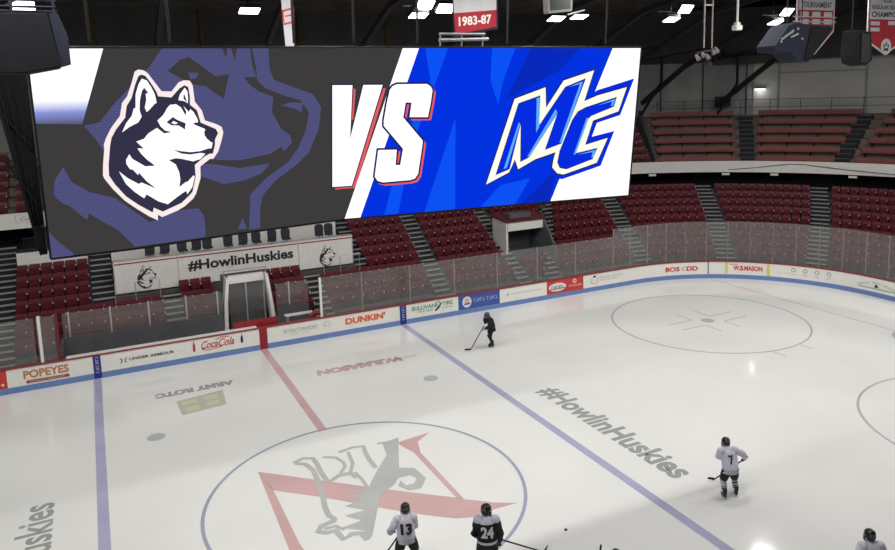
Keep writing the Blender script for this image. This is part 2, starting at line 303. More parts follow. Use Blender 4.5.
    'sr': [(0.04,1.06),(0.11,1.14),(0.21,1.18),(0.98,1.16),(1.08,1.11),(1.13,1.01),(1.09,0.72),(1.02,0.38),(0.54,0.40),(0.59,0.74),(0.44,0.74),(0.37,0.40),(0.89,-0.19),(0.89,-0.26),(0.78,-1.00),(0.70,-1.11),(0.56,-1.14),(-0.13,-1.14),(-0.28,-1.09),(-0.34,-0.98),(-0.33,-0.84),(-0.25,-0.35),(0.22,-0.37),(0.19,-0.73),(0.31,-0.74),(0.37,-0.36),(-0.11,0.21),(-0.11,0.35),(-0.04,0.73)],
}
ICE_MARK = {
    'n_band': [(-2.59,2.76),(-1.18,1.45),(0.51,-0.11),(2.21,-1.62),(1.76,-1.20),(2.23,-1.67),(2.96,-2.28),(3.50,-2.60),(2.80,-2.56),(2.13,-2.63),(1.65,-2.45),(1.30,-2.17),(0.75,-1.68),(0.13,-1.07),(-1.27,0.39),(-2.43,1.45)],
    'n_left': [(-2.59,2.76),(-2.41,1.44),(-2.41,-1.50),(-2.37,-1.87),(-2.34,-2.80),(-2.48,-2.47),(-2.75,-3.07),(-2.73,-2.33),(-2.71,-1.66)],
    'n_right': [(3.16,2.57),(2.53,2.13),(2.31,1.41),(2.28,-1.70),(2.12,-1.54),(2.12,1.52),(1.96,2.06),(1.90,2.42)],
    'dog_fill': [(1.45,2.58),(2.07,2.70),(1.33,0.83),(1.74,0.60),(1.81,-0.12),(1.46,-0.58),(1.07,-0.51),(0.90,-0.15),(1.08,0.13),(1.12,-0.22),(1.38,-0.23),(1.56,0.01),(1.45,0.27),(1.08,0.28),(0.81,-0.04),(0.46,-0.21),(0.24,-0.39),(-0.21,-1.28),(-0.64,-2.11),(-0.79,-2.20),(-0.75,-1.76),(-1.23,-1.37),(-0.63,-1.29),(-0.98,-0.86),(-0.39,-0.86),(-0.83,-0.40),(-0.29,-0.33),(-0.66,0.06),(-0.21,0.03),(-0.57,0.45),(0.05,0.11),(0.36,0.59),(0.83,1.22),(1.30,1.80)],
}
ICE_STROKE = {
    'a': ([(-1.47,2.76),(-1.15,2.90),(-0.86,2.76),(-0.84,2.32),(-0.88,1.77),(-0.86,1.13),(-0.70,1.16),(-0.46,1.30),(-0.05,1.27)],0.11),
    'b': ([(-1.44,2.70),(-1.17,2.50),(-1.05,2.02),(-1.11,1.31),(-1.22,0.42),(-1.33,-0.17),(-1.36,-0.62),(-1.26,-0.94)],0.11),
    'c': ([(-1.26,-0.94),(-1.68,-1.02),(-1.84,-1.23),(-1.64,-1.39),(-1.40,-1.40),(-1.35,-1.87),(-1.08,-1.76),(-0.86,-1.84),(-0.79,-2.20)],0.12),
    'd': ([(-0.55,2.67),(-0.19,2.43),(-0.08,2.04),(-0.11,1.74),(-0.38,1.39)],0.08),
    'e': ([(-0.01,2.71),(0.48,2.83),(0.84,2.73),(0.75,2.29),(0.71,1.81),(0.70,1.19)],0.10),
    'f': ([(0.27,2.60),(0.16,1.80),(-0.09,1.29),(-0.04,0.91)],0.08),
    'g': ([(-1.65,-1.19),(-1.34,-1.21),(-1.19,-1.49)],0.07),
    'h': ([(1.30,2.66),(1.66,2.60),(2.05,2.66)],0.08),
    'i': ([(0.04,1.26),(0.09,0.74),(0.08,0.09)],0.07),
}
# ------------------------------------------------------------------ the setting
def rounded(off, n=16):
    pts = []
    for cx, cy, a0 in ((LX, WY, 0), (-LX, WY, 90), (-LX, -WY, 180), (LX, -WY, 270)):
        for i in range(n + 1):
            a = math.radians(a0 + 90 * i / n); pts.append((cx + (R + off) * math.cos(a), cy + (R + off) * math.sin(a)))
    return pts
b = MB(); b.prism(rounded(0.0), lambda x, y: (x, y, 0), lambda x, y: (x, y, -.08))
ICE = struct(b.build('floor', M_ICE)); ICE['label'] = 'white ice sheet of the rink'
b = MB(); b.box((4, -2, -.24), (88, 70, .3)); struct(b.build('floor_concourse', M_CONC))
H1, H2, H3 = .003, .006, .009
def on_ice(h): return lambda x, y: (x, y, h)
flat([rect(-BL - .15, -W + .05, -BL + .15, W - .05)], on_ice(H1), 'blue_line', M_IBLUE, ICE)
flat([rect(BL - .15, -W + .05, BL + .15, W - .05)], on_ice(H1), 'blue_line', M_IBLUE, ICE)
flat([rect(-.15, 4.5, .15, W - .05)], on_ice(H1), 'center_line', M_IRED, ICE)
flat(ringpoly(0, 0, 4.57, .10, 96), on_ice(H2), 'center_circle', M_ICIRC, ICE)
for sx in (-1, 1): flat([disc(sx * 5.2, 6.9, .3)], on_ice(H1), 'faceoff_spot', M_IGREY, ICE)
FX, FY = 20.05, 6.72
for sy in (1, -1):
    flat(ringpoly(FX, sy * FY, 4.57, .09, 96), on_ice(H1), 'faceoff_circle', M_ITHIN, ICE)
    flat([disc(FX, sy * FY, .32)], on_ice(H1), 'faceoff_spot', M_IGREY, ICE)
    bars = []
    for sx in (-1, 1):
        for q in (-1, 1):
            bars += ribbon([(FX + sx * .6, sy * FY + q * .45), (FX + sx * 2.1, sy * FY + q * .45)], .06)
            bars += ribbon([(FX + sx * .6, sy * FY + q * .45), (FX + sx * .6, sy * FY + q * 1.5)], .06)
    for sx in (-1, 1):
        bars += ribbon([(FX + sx * .85, sy * FY - 4.57), (FX + sx * .85, sy * FY - 5.2)], .06)
    flat(bars, on_ice(H1), 'hash_mark', M_ITHIN, ICE)
G0 = 26.06
flat([rect(G0 - .03, -12.4, G0 + .03, 12.4)], on_ice(H1), 'goal_line', M_ITHIN, ICE)
cz = [(G0 - .04, -1.2)] + [(G0 - 1.2 * math.cos(t) - .0, 1.2 * math.sin(t) / 1.0) for t in [(-80 + 160 * i / 14) * PI / 180 for i in range(15)]] + [(G0 - .04, 1.2)]
flat([cz], on_ice(H1), 'goal_crease', M_ICREASE, ICE)
# centre-ice emblem: a red N with a standing dog drawn over it, facing the far stands
flat([ICE_MARK['n_band'], ICE_MARK['n_left'], ICE_MARK['n_right']], on_ice(H1), 'center_letter', M_IRED, ICE)
flat([ICE_MARK['dog_fill']], on_ice(H2), 'center_emblem', M_IGREY, ICE)
b = MB(); nq = 0
for k, (pts, w) in ICE_STROKE.items():
    for q in ribbon(pts, w * 1.5): b.add([(x, y, H2 + .0005 + .0003 * nq) for x, y in q], [(0, 1, 2, 3)]); nq = (nq + 1) % 12
b.build('emblem_outline', M_IGREY, ICE)
# slogans and sponsor prints under the ice
lettering([('#HowlinHuskies', -3.72, 0, 3.72, 1.05, .035)], lambda a, c: (8.05 + c, -a - .03, H1), 'ice_lettering', M_ITEXT, ICE)
lettering([('#HowlinHuskies', -3.72, 0, 3.72, 1.0, .02)], lambda a, c: (-8.1 - c, a + .25, H1), 'ice_lettering', M_ITEXT, ICE)
lettering([('ARMY ROTC', 0, 0, 3.0, .52, .075)], lambda a, c: (-1.93 - a, 10.9 - c, H1), 'ice_lettering', M_ITEXT, ICE)
AR = [(-4.25, 9.75), (-2.48, 10.02), (-2.58, 8.5), (-4.2, 8.3)]
flat([AR], on_ice(H1), 'ice_print', M_ISTONE, ICE)
flat([[(-4.1, 9.55), (-3.5, 9.65), (-3.55, 9.25), (-4.05, 9.2)], [(-3.3, 9.7), (-2.7, 9.75), (-2.8, 9.3), (-3.2, 9.3)], [(-4.0, 9.0), (-3.5, 9.05), (-3.5, 8.6), (-4.0, 8.55)], [(-3.25, 9.1), (-2.75, 9.1), (-2.8, 8.7), (-3.25, 8.7)]], on_ice(H2), 'ice_print', M_IGOLD, ICE)
lettering([('W.B.MASON', 0, 0, 3.8, .62, .08, .2)], lambda a, c: (5.05 - a, 10.1 - c - .04 * (3.8 - a), H1), 'ice_lettering', M_IPINK, ICE)
lettering([("WHO BUT", 0, 0, 1.1, .2, .02)], lambda a, c: (5.75 - a, 9.75 - c, H1), 'ice_lettering', M_IPINK, ICE)

# terraces of the lower bowl
def rowd(k): return 2.15 + .8 * (k - 1)
def rowz(k): return .48 + .40 * (k - 1)
NROW = 10
CUT = {k: [(-1.4, 1.1)] for k in (1, 2, 3, 4)}
for k in (3, 4, 5, 6): CUT.setdefault(k, []).append((15.75, 18.3))
for k in range(1, NROW + 1):
    segs = [(-18, 60)]
    for c0, c1 in CUT.get(k, []):
        segs = [s for a, e in segs for s in (((a, c0), (c1, e)) if a < c0 and e > c1 else ((a, e),))]
    b = MB()
    for a, e in segs: sweep(b, urange(a, e, 1.2), [(rowd(k), 0), (rowd(k), rowz(k)), (rowd(k + 1) + .02, rowz(k)), (rowd(k + 1) + .02, 0)])
    struct(b.build('floor_terrace', M_CONC))
b = MB()
sweep(b, urange(-18, -8.3, 1.2), [(.16, 0), (.16, .2), (2.16, .2), (2.16, 0)])
sweep(b, urange(2.8, 60, 1.2), [(.16, 0), (.16, .2), (2.16, .2), (2.16, 0)])
struct(b.build('floor_walkway', M_CONC))
# balcony: slab, white fascia, stepped treads
BD = 8.3
b = MB(); sweep(b, urange(-18, 60, 1.0), [(BD + .1, 5.45), (BD + .1, 5.75), (15, 5.75), (15, 5.45)]); struct(b.build('floor_balcony', M_STEP))
b = MB(); sweep(b, urange(-18, 60, .7), [(BD, 5.43), (BD, 6.2), (BD + .14, 6.2), (BD + .14, 5.43)]); FASCIA = struct(b.build('trim_fascia', M_WHITE))
UB = 27.4      # where the seats of the balcony give way to benches
b = MB()
for k in range(6): sweep(b, urange(-18, UB, 1.2), [(8.6 + .8 * k, 5.7), (8.6 + .8 * k, 5.85 + .45 * k), (9.42 + .8 * k, 5.85 + .45 * k), (9.42 + .8 * k, 5.7)])
sweep(b, urange(-18, UB, 1.2), [(13.4, 5.7), (13.4, 8.4), (15, 8.4), (15, 5.7)])
struct(b.build('floor_balcony', M_BTREAD))
b = MB()
for k in range(6): sweep(b, urange(UB, 60, 1.0), [(8.55 + .8 * k, 5.7), (8.55 + .8 * k, 5.75 + .6 * k), (9.37 + .8 * k, 5.75 + .6 * k), (9.37 + .8 * k, 5.7)])
sweep(b, urange(UB, 60, 1.0), [(13.35, 5.7), (13.35, 9.1), (15, 9.1), (15, 5.7)])
struct(b.build('floor_balcony', M_BTREAD))
b = MB()
for k in range(6):
    p0, _ = bowl(UB - .05, 8.5 + .8 * k); p1, _ = bowl(UB - .05, 9.3 + .8 * k)
    z0, z1 = 6.35 + .55 * k, 6.9 + .55 * k
    q0, _ = bowl(UB + .1, 8.5 + .8 * k); q1, _ = bowl(UB + .1, 9.3 + .8 * k)
    b.add([(p0.x, p0.y, 5.8), (p1.x, p1.y, 5.8), (p1.x, p1.y, z1), (p0.x, p0.y, z0), (q0.x, q0.y, 5.8), (q1.x, q1.y, 5.8), (q1.x, q1.y, z1), (q0.x, q0.y, z0)], [(0, 1, 2, 3), (7, 6, 5, 4), (3, 2, 6, 7), (0, 3, 7, 4), (1, 5, 6, 2)])
struct(b.build('wall_balcony', M_BOXG))
# walls
b = MB(); sweep(b, urange(-18, 60, 1.2), [(10.95, 0), (10.95, 5.45), (11.1, 5.45), (11.1, 0)]); struct(b.build('wall_concourse', M_STEP))
b = MB(); sweep(b, urange(-18, 60, 1.2), [(15, 5), (15, 13.1), (15.2, 13.1), (15.2, 5)]); struct(b.build('wall_far', M_WALL))
b = MB(); sweep(b, urange(-18, 60, 1.2), [(14.6, 13.1), (14.6, 17), (15.2, 17), (15.2, 13.1)]); struct(b.build('wall_upper', M_WALLD))
b = MB(); b.box((4, -35, 8), (90, .3, 17)); struct(b.build('wall_near', M_WALLD))
b = MB(); b.box((-38, -3, 8), (.3, 64, 17)); struct(b.build('wall_left', M_WALLD))
b = MB(); b.prism([(-35.2, 16.4), (0, 19.6), (31, 16.6), (31, 16.9), (0, 19.9), (-35.2, 16.7)], lambda y, z: (-38.2, y, z), lambda y, z: (50, y, z)); struct(b.build('ceiling', M_ROOF))
# lighter wall panels and dark seams of the far corner
b = MB()
sweep(b, urange(33.2, 36.2, .8), [(14.9, 9.1), (14.9, 12.1), (15, 12.1), (15, 9.1)])
sweep(b, urange(32.2, 33.1, .8), [(14.9, 9.1), (14.9, 12.9), (15, 12.9), (15, 9.1)])
sweep(b, urange(33.2, 36.2, .8), [(14.9, 12.2), (14.9, 13.0), (15, 13.0), (15, 12.2)])
sweep(b, urange(36.3, 42, .8), [(14.9, 9.1), (14.9, 12.9), (15, 12.9), (15, 9.1)])
struct(b.build('wall_panel', M_WALLB))
b = MB()
for u in (28.5, 30.2, 31.9): sweep(b, [u, u + .06], [(14.92, 9.1), (14.92, 13), (15, 13), (15, 9.1)])
struct(b.build('trim_seam', M_WALLD))
b = MB()
for x in range(-14, 22, 2):
    if x % 6 == 0: b.box((x + .4, W + 14.5, 15.4), (.24, .2, 2.6))
struct(b.build('trim_column', M_WOOD))

# stairs in the aisles: dark half-steps with pale nosings
def stairs(ub, ut, w, k0, k1, fn_d=rowd, fn_z=rowz, rise=.4, nose=None):
    b = MB(); c = MB()
    for k in range(k0, k1 + 1):
        uc = ub + (ut - ub) * (k - 1) / 8
        d0, z0 = fn_d(k), fn_z(k)
        for j, (dd, zz) in enumerate(((0, 0), (.4, rise / 2))):
            wu = w * 13 / (R + d0) if uc > LX else w
            us = [uc - wu / 2, uc, uc + wu / 2]
            dn, zt = d0 + dd, z0 + zz + .02
            sweep(b, us, [(dn - .02, zt - rise / 2 - .05), (dn - .02, zt), (d0 + .8, zt), (d0 + .8, zt - rise / 2 - .05)])
            sweep(c, us, [(dn - .05, zt - .05), (dn - .05, zt + .012), (dn + .09, zt + .012), (dn + .09, zt - .05)])
    o = struct(b.build('stairs', M_STEP)); struct(c.build('nosing', nose or M_NOSE, o))
AISLE = dict(z=(-10.6, -10.7, 1.1, 1, 10), y=(-6.4, -6.4, .95, 4, 10), n=(-3.4, -3.4, .95, 1, 4), o=(3.6, 3.8, .95, 1, 4), x=(6.8, 6.75, .8, 4, 10), a=(10.35, 11.0, .95, 1, 10), b=(15.5, 15.95, .8, 1, 10), c=(17.55, 21.5, .95, 1, 9), d=(24.55, 24.85, 1.1, 1, 10), e=(30.45, 29.95, 1.1, 1, 10), f=(36.2, 35.25, 1.1, 1, 10), g=(42.05, 42.05, 1.1, 1, 10))
for a in AISLE.values(): stairs(*a)
bd = lambda k: 8.55 + .8 * k; bz = lambda k: 5.75 + .6 * k
for a in ((31.95, 31.85, .95, 0, 5), (36.1, 36.8, .95, 0, 5)): stairs(*a, bd, bz, .6, M_NOSED)
# ------------------------------------------------------------------ the dasher boards and their advertisements
BD_ = thing('rink_boards', 'white rink boards with blue kick strip, red cap rail and printed advertisements', 'rink boards', (0, W, 0))
BD_.location = (0, 0, 0)
S0, S1 = -17, 46.0
def bpan(name, a, e, z0, z1, m, d0=0.0, d1=.12, label=None):
    b = MB(); sweep(b, urange(a, e, .6), [(d0, z0), (d0, z1), (d1, z1), (d1, z0)], 0, brd)
    o = b.build(name, m, BD_)
    if label: o['label'] = label
    return o
bpan('kick_strip', S0, S1, 0.0, .25, M_KICK, -.012, .12, 'blue kick strip along the foot of the boards')
bpan('cap_rail', S0, S1, 1.0, 1.07, M_REDCAP, -.03, .17, 'dark red cap rail')
bpan('ledge', -8.0, -.25, 1.07, 1.10, M_WHITE, -.02, .26, 'white ledge on the cap rail')
edges = [(S0, -10.16, M_RED), (-10.16, -7.04, M_BOARD), (-7.04, -6.75, M_NAVY), (-6.75, -.16, M_BOARD), (-.16, .2, M_DRED), (.2, 6.78, M_BOARD), (6.78, 7.12, M_NAVY), (7.12, 10.05, M_BOARD), (10.05, 12.52, M_SBLUE), (12.52, 15.5, M_BOARD), (15.5, 17.95, M_RED), (17.95, 26.3, M_BOARD), (26.3, 26.36, M_PDARK), (26.36, 46, M_BOARD)]
PAN = []
for a, e, m in edges: PAN.append(bpan('ad_panel', a, e, .25 if m not in (M_NAVY, M_DRED) else .02, 1.0, m, 0.0 if m not in (M_NAVY, M_DRED) else -.016))
def ad(i, items, m): return lettering(items, lambda s, z: board(s, .012, z), 'lettering', m, PAN[i])
def adp(i, polys, m, name='printed_mark', off=.010): return flat(polys, lambda s, z: board(s, off, z), name, m, PAN[i])
def marks(x0, z0, x1, z1, words=2):
    """print too small to read: a line of letter-sized bars with word gaps"""
    h = z1 - z0; n = max(3, int((x1 - x0) / (h * .62))); st = (x1 - x0) / n; gap = {int(n * (j + 1) / words) for j in range(words - 1)}
    out = []
    for i in range(n):
        if i in gap: continue
        a = x0 + i * st; k = (i * 7) % 3
        if k == 0: out += [rect(a, z0, a + st * .25, z1), rect(a, z1 - h * .25, a + st * .72, z1)]
        elif k == 1: out += [rect(a, z0, a + st * .7, z0 + h * .25), rect(a + st * .45, z0, a + st * .7, z1)]
        else: out += [rect(a + st * .2, z0, a + st * .5, z1), rect(a, z0 + h * .4, a + st * .7, z0 + h * .62)]
    return out
adp(0, [disc(-10.32, .42, .06)], M_WHITE)
ad(1, [('POPEYES', -9.58, .52, -7.95, .86, .03)], M_TAN)
adp(1, [rect(-9.5, .32, -7.95, .44)], M_PBROWN); flat(marks(-9.4, .355, -8.1, .405, 2), lambda s, z: board(s, .014, z), 'printed_mark', M_BOARD, PAN[1])
for i, sc in ((2, -6.895), (6, 6.95)):
    flat(marks(0, 0, .72, .13, 1), lambda a, c, sc=sc: board(sc + .065 - c, .03, .25 + a), 'printed_mark', M_LILAC, PAN[i])
ad(3, [('UNDER ARMOUR', -5.65, .55, -3.85, .68, .015)], M_PDARK)
adp(3, [ribbon([(-6.0, .7), (-5.94, .62), (-5.94, .55), (-6.0, .5)], .035)[j] for j in range(3)] + [ribbon([(-5.76, .7), (-5.82, .62), (-5.82, .55), (-5.76, .5)], .035)[j] for j in range(3)], M_PDARK)
def bottle(x, z, h): return [(x - .05, z), (x + .05, z), (x + .055, z + h * .35), (x + .045, z + h * .5), (x + .05, z + h * .62), (x + .018, z + h * .82), (x + .018, z + h), (x - .018, z + h), (x - .018, z + h * .82), (x - .05, z + h * .62), (x - .045, z + h * .5), (x - .055, z + h * .35)]
adp(3, [bottle(-3.02, .45, .48)], M_PRED); adp(3, [bottle(-.95, .5, .4)], M_PDARK)
ad(3, [('Coca', -2.72, .5, -2.0, .86, .012, .45)], M_PRED); ad(3, [('Cola', -1.98, .5, -1.28, .86, .012, .45)], M_PRED)
adp(3, ribbon([(-2.7, .5), (-2.45, .42), (-2.1, .46), (-1.8, .5)], .03) + ribbon([(-2.1, .84), (-1.8, .92), (-1.5, .9)], .03), M_PRED)
ad(5, [('smartwater', .95, .58, 2.6, .8, .004)], M_PGREY)
adp(5, ribbon([(2.85, .66), (2.95, .8), (3.15, .84), (3.1, .7), (3.2, .58), (2.95, .6), (2.85, .66)], .03), M_PGREY)
adp(5, marks(1.25, .46, 2.2, .51, 2), M_PGREY)
ad(5, [("DUNKIN'", 3.95, .5, 6.0, .83, .045)], M_ORANGE)
ad(7, [('SULLIVAN', 7.42, .62, 8.75, .84, .02)], M_PGREEN); ad(7, [('TIRE', 9.12, .66, 9.72, .86, .02)], M_PGREEN)
adp(7, marks(7.75, .48, 8.6, .57, 2) + marks(9.12, .5, 9.72, .58, 1), M_PGREEN)
adp(7, ribbon([(8.72, .45), (8.95, .62), (9.06, .82)], .1), M_PDARK); adp(7, ringpoly(8.9, .78, .12, .05, 20), M_PGREEN, off=.013)
adp(8, [disc(10.55, .62, .27, .3)], M_WHITE); flat([rect(10.37, .48, 10.73, .56)], lambda s, z: board(s, .014, z), 'printed_mark', M_SBLUE, PAN[8])
flat(ringpoly(10.55, .68, .09, .05, 20), lambda s, z: board(s, .014, z), 'printed_mark', M_TAN, PAN[8])
adp(8, marks(10.95, .55, 12.4, .75, 2), M_LILAC)
adp(9, [disc(13.0, .65, .08)] + marks(13.2, .62, 15.1, .69, 3), M_PGREY)
adp(10, [disc(16.2, .6, .58, .24)], M_WHITE); flat(marks(15.8, .52, 16.6, .68, 1), lambda s, z: board(s, .014, z), 'printed_mark', M_PDARK, PAN[10])
flat([rect(15.65, .49, 16.75, .52)], lambda s, z: board(s, .014, z), 'printed_mark', M_PDARK, PAN[10])
adp(10, marks(16.95, .5, 17.85, .6, 1), M_BOARD); adp(10, ringpoly(17.35, .8, .1, .05, 16), M_BOARD)
adp(11, [disc(18.72, .84, .1, .06)], M_PDARK); adp(11, ribbon([(18.55, .8), (18.5, .5), (18.72, .42), (18.94, .5), (18.89, .8)], .03), M_PGREY2)
adp(11, marks(19.1, .7, 20.75, .79, 2) + marks(19.1, .55, 20.4, .62, 3), M_PGREY)
ad(11, [('BOS', 23.72, .48, 24.62, .76, .04)], M_RED); ad(11, [('C', 24.74, .5, 24.95, .74, .015)], M_PGREY2); ad(11, [('DD', 25.04, .48, 25.72, .76, .04)], M_PRED)
adp(13, [rect(27.3, .3, 27.44, .98)], M_YEL); adp(13, [rect(29.58, .26, 29.74, .95)], M_YEL)
ad(13, [('W.B.MASON', 27.75, .5, 29.35, .8, .04)], M_PRED); ad(13, [('WHO BUT', 27.52, .82, 28.0, .9, .012)], M_PRED)
for j in range(4):
    s = 31.0 + j * .62
    adp(13, ringpoly(s, .75, .1, .04, 18), M_PGREY2); adp(13, marks(s - .12, .46, s + .12, .54, 1), M_PGREY2)
adp(13, marks(29.95, .5, 30.8, .56, 1), M_PGREY)
for k in range(16):
    if k in (5, 10): continue
    t = -1 + k / 7.5
    adp(13, marks(35.4 + t * .95 - .05, .68 - t * t * .2, 35.4 + t * .95 + .05, .80 - t * t * .2, 1), M_PGREY2)
adp(13, [[(35.28, .5), (35.52, .5), (35.47, .62), (35.4, .68), (35.33, .62)]], M_PDARK); adp(13, [rect(34.45, .42, 36.45, .46)], M_PGREY2)

# ------------------------------------------------------------------ rink glass
GL = thing('rink_glass', 'clear rink glass panes in grey posts standing on the boards', 'rink glass')
def pane(a, e, z0, z1, d=.06):
    b = MB(); sweep(b, urange(a + .03, e - .03, .7), [(d - .006, z0), (d - .006, z1), (d + .006, z1), (d + .006, z0)], 0, brd); b.build('glass_pane', M_GLASS, GL)
def post(s, z0, z1, r=.024, d=.07, m=None, name='glass_post', label=None):
    p = board(s, -d); b = MB(); b.box((p.x, p.y, (z0 + z1) / 2), (r * 2, r * 2, z1 - z0)); o = b.build(name, m or M_POST, GL)
    if label: o['label'] = label
SP = [2.82, 4.88, 7.41, 9.88, 12.43, 14.94, 17.46, 20.1]
cs = 20.1
while cs < 44.5: cs += 1.22; SP.append(cs)
for i in range(len(SP) - 1):
    z = 2.98 if SP[i] < 20 else 3.42
    pane(SP[i], SP[i + 1], 1.07, z)
    post(SP[i], 1.07, z, .05 if i == 0 else .024, m=M_WHITE if i == 0 else None, label='white end post of the glass' if i == 0 else None)
for a in (-13.5, -11.3, -9.0): pane(a, a + (2.3 if a < -9 else .75), 1.07, 2.95)
post(-8.85, 1.07, 3.0, .055, m=M_WHITE, label='white end post of the glass'); post(-8.22, 1.07, 3.05, .05, m=M_MAROON, label='dark red end post of the glass'); post(-11.3, 1.07, 2.95)
# penalty boxes: grey back wall with its own low glass
PB = thing('penalty_box', 'grey walled penalty boxes behind the boards at the red line', 'penalty box', (-2.8, W + 1, 0))
PB.location = (0, 0, 0)
PD = 1.85
def yb(x0, x1, d0, d1, z0, z1, name, m, par, lab=None):
    b = MB(); b.box(((x0 + x1) / 2, W + (d0 + d1) / 2, (z0 + z1) / 2), (x1 - x0, d1 - d0, z1 - z0)); o = b.build(name, m, par)
    if lab: o['label'] = lab
    return o
yb(-8.1, -1.42, PD, PD + .1, 0, 1.42, 'back_wall', M_BOXG, PB); yb(1.12, 2.7, PD, PD + .1, 0, 1.3, 'back_wall', M_BOXG, PB)
yb(-8.1, 2.7, .2, PD - .01, 0.06, .25, 'box_floor', M_BOXG, PB)
yb(-8.2, -8.1, .2, PD, .1, 1.42, 'side_wall', M_BOXG, PB)
yb(-1.22, .78, .3, .38, .25, 1.36, 'gate', M_DRED, PB, 'dark red gate panel in front of the tunnel')
yb(-8.1, -1.42, PD + .03, PD + .042, 1.42, 2.5, 'glass_pane', M_GLASS, PB); yb(1.12, 2.7, PD + .03, PD + .042, 1.3, 2.5, 'glass_pane', M_GLASS, PB)
for x in (-7.85, -6.2, -4.62, -3.02, -1.62, 1.75): yb(x - .035, x + .035, PD + .0, PD + .07, 1.38, 2.55, 'glass_post', M_ALU, PB)
BN = thing('team_bench', 'white plank bench just right of the red tunnel gate', 'bench', (1.9, W + .75, .25))
b = MB(); b.box((0, 0, .95), (1.35, .32, .05)); b.build('seat_plank', M_WHITE, BN)
for sx in (-1, 1):
    b = MB(); b.box((sx * .55, 0, .46), (.07, .26, .93)); b.build('leg', M_ALU, BN)
CV = MB(); CV.tube([(2.35, W + .5, .25), (2.35, W + .5, .95), (2.5, W + .45, 1.18), (2.85, W + .35, 1.22), (3.1, W + .25, 1.12)], .1, 8)
tag(CV.build('padded_rail', M_DRED, None, True), 'dark red padded rail end beside the white glass post', 'rail')

# ------------------------------------------------------------------ centre tunnel, grey vomitory, white press box
TN = thing('tunnel_entrance', 'white framed tunnel doorway with glass doors behind the red gate', 'tunnel', (-.15, W + 1.9, 0))
TN.location = (0, 0, 0)
def wing(xb, xt, name='side_panel'):
    b = MB(); b.prism([(xb - .1, .25), (xb + .1, .25), (xb + .06 + (xt - xb) * .45, 1.9), (xt + .07, 3.05), (xt - .07, 3.05), (xb - .1 + (xt - xb) * .45, 1.9)], lambda x, z: (x, W + 1.95, z), lambda x, z: (x, W + 2.6, z)); return b.build(name, M_WHITE, TN)
wing(-1.3, -1.08); wing(1.02, .74)
yb(-1.1, .76, 2.3, 2.6, 2.7, 3.05, 'header', M_WHITE, TN)
yb(-1.23, .95, 3.2, 3.3, 0, 3.0, 'back_door', M_BOXG, TN); yb(-1.2, .9, 3.14, 3.2, .3, 1.0, 'kick_panel', M_BLACK, TN)
for x0, x1 in ((-1.0, -.22), (-.14, .66)): yb(x0, x1, 2.5, 2.512, .3, 2.7, 'glass_door', M_GLASS, TN)
for x in (-.18, .68): yb(x - .035, x + .035, 2.47, 2.55, .25, 2.7, 'door_frame', M_ALU, TN)
yb(-1.2, .86, 2.54, 2.57, 3.27, 3.3, 'hand_rail', M_POST, TN)
for x in (-1.18, .84): yb(x - .018, x + .018, 2.54, 2.57, 3.02, 3.3, 'rail_post', M_POST, TN)
VM = thing('vomitory', 'grey stand entrance with white header between seat blocks', 'stand entrance', (17, W + 4.6, 0)); VM.location = (0, 0, 0)
yb(15.75, 18.3, 4.55, 4.75, 3.05, 3.6, 'header', M_WHITE, VM, 'white header over the opening')
b = MB(); b.prism([(4.55, 1.2), (4.55, 3.6), (6.2, 3.72), (6.2, 1.2)], lambda d, z: (15.65, W + d, z), lambda d, z: (15.78, W + d, z)); b.build('side_wall', M_WHITE, VM)
b = MB(); b.prism([(3.2, 1.0), (3.2, 1.9), (4.55, 3.6), (6.2, 3.72), (6.2, 1.0)], lambda d, z: (18.27, W + d, z), lambda d, z: (18.42, W + d, z)); b.build('side_wall', M_BOXG, VM)
yb(15.75, 18.3, 6.05, 6.15, 1.2, 3.6, 'back_wall', M_BOXG, VM); yb(15.75, 18.3, 4.6, 6.05, 1.25, 1.4, 'passage_floor', M_CONC, VM)
b = MB(); b.prism([(4.45, 3.6), (4.45, 3.68), (6.25, 3.82), (6.25, 3.73)], lambda d, z: (15.6, W + d, z), lambda d, z: (18.45, W + d, z)); b.build('roof_slab', M_MAROON2, VM)
yb(16.2, 17.7, 5.0, 5.7, 3.72, 4.0, 'table_top', M_BOXG, VM)
b = MB(); b.tube([(18.5, W + 4.4, 3.0), (18.5, W + 4.4, 3.9), (18.5, W + 3.2, 2.9), (18.5, W + 3.2, 2.0)], .03); b.build('hand_rail', M_DARK, VM)
PX = thing('press_box', 'long white press box front lettered with a slogan and two dog heads', 'press box', (0, W + 4.9, 0)); PX.location = (0, 0, 0)
X0, X1, PF = -5.86, 6.3, 5.5
fp = yb(X0, X1, PF, PF + .1, 2.17, 3.76, 'front_panel', M_WHITE, PX)
yb(X0, X1, PF - .02, PF + .35, 3.76, 3.8, 'counter', M_ALU, PX); yb(X0, X1, PF - .012, PF, 3.6, 3.66, 'red_stripe', M_DRED, PX, 'thin red stripe under the counter')
yb(X0, X1, PF + .1, 8.2, 3.1, 3.3, 'platform', M_CONC, PX); yb(X0, 6.2, 8.2, 8.3, 3.3, 5.4, 'rear_wall', M_WHITE, PX, 'white rear wall behind the chairs')
for x in (X0 + .02, X1 - .02, -2.9, 3.25): yb(x - .025, x + .025, PF - .02, PF, 2.17, 3.76, 'panel_joint', M_PGREY, PX)
lettering([('#HowlinHuskies', -2.43, 2.84, 2.95, 3.42, .03)], lambda x, z: (x, W + PF - .02, z), 'lettering', M_PDARK, fp)
E_ = SCREEN['em_dark']; ex = sum(p[0] for p in E_) / len(E_); ey = sum(p[1] for p in E_) / len(E_)
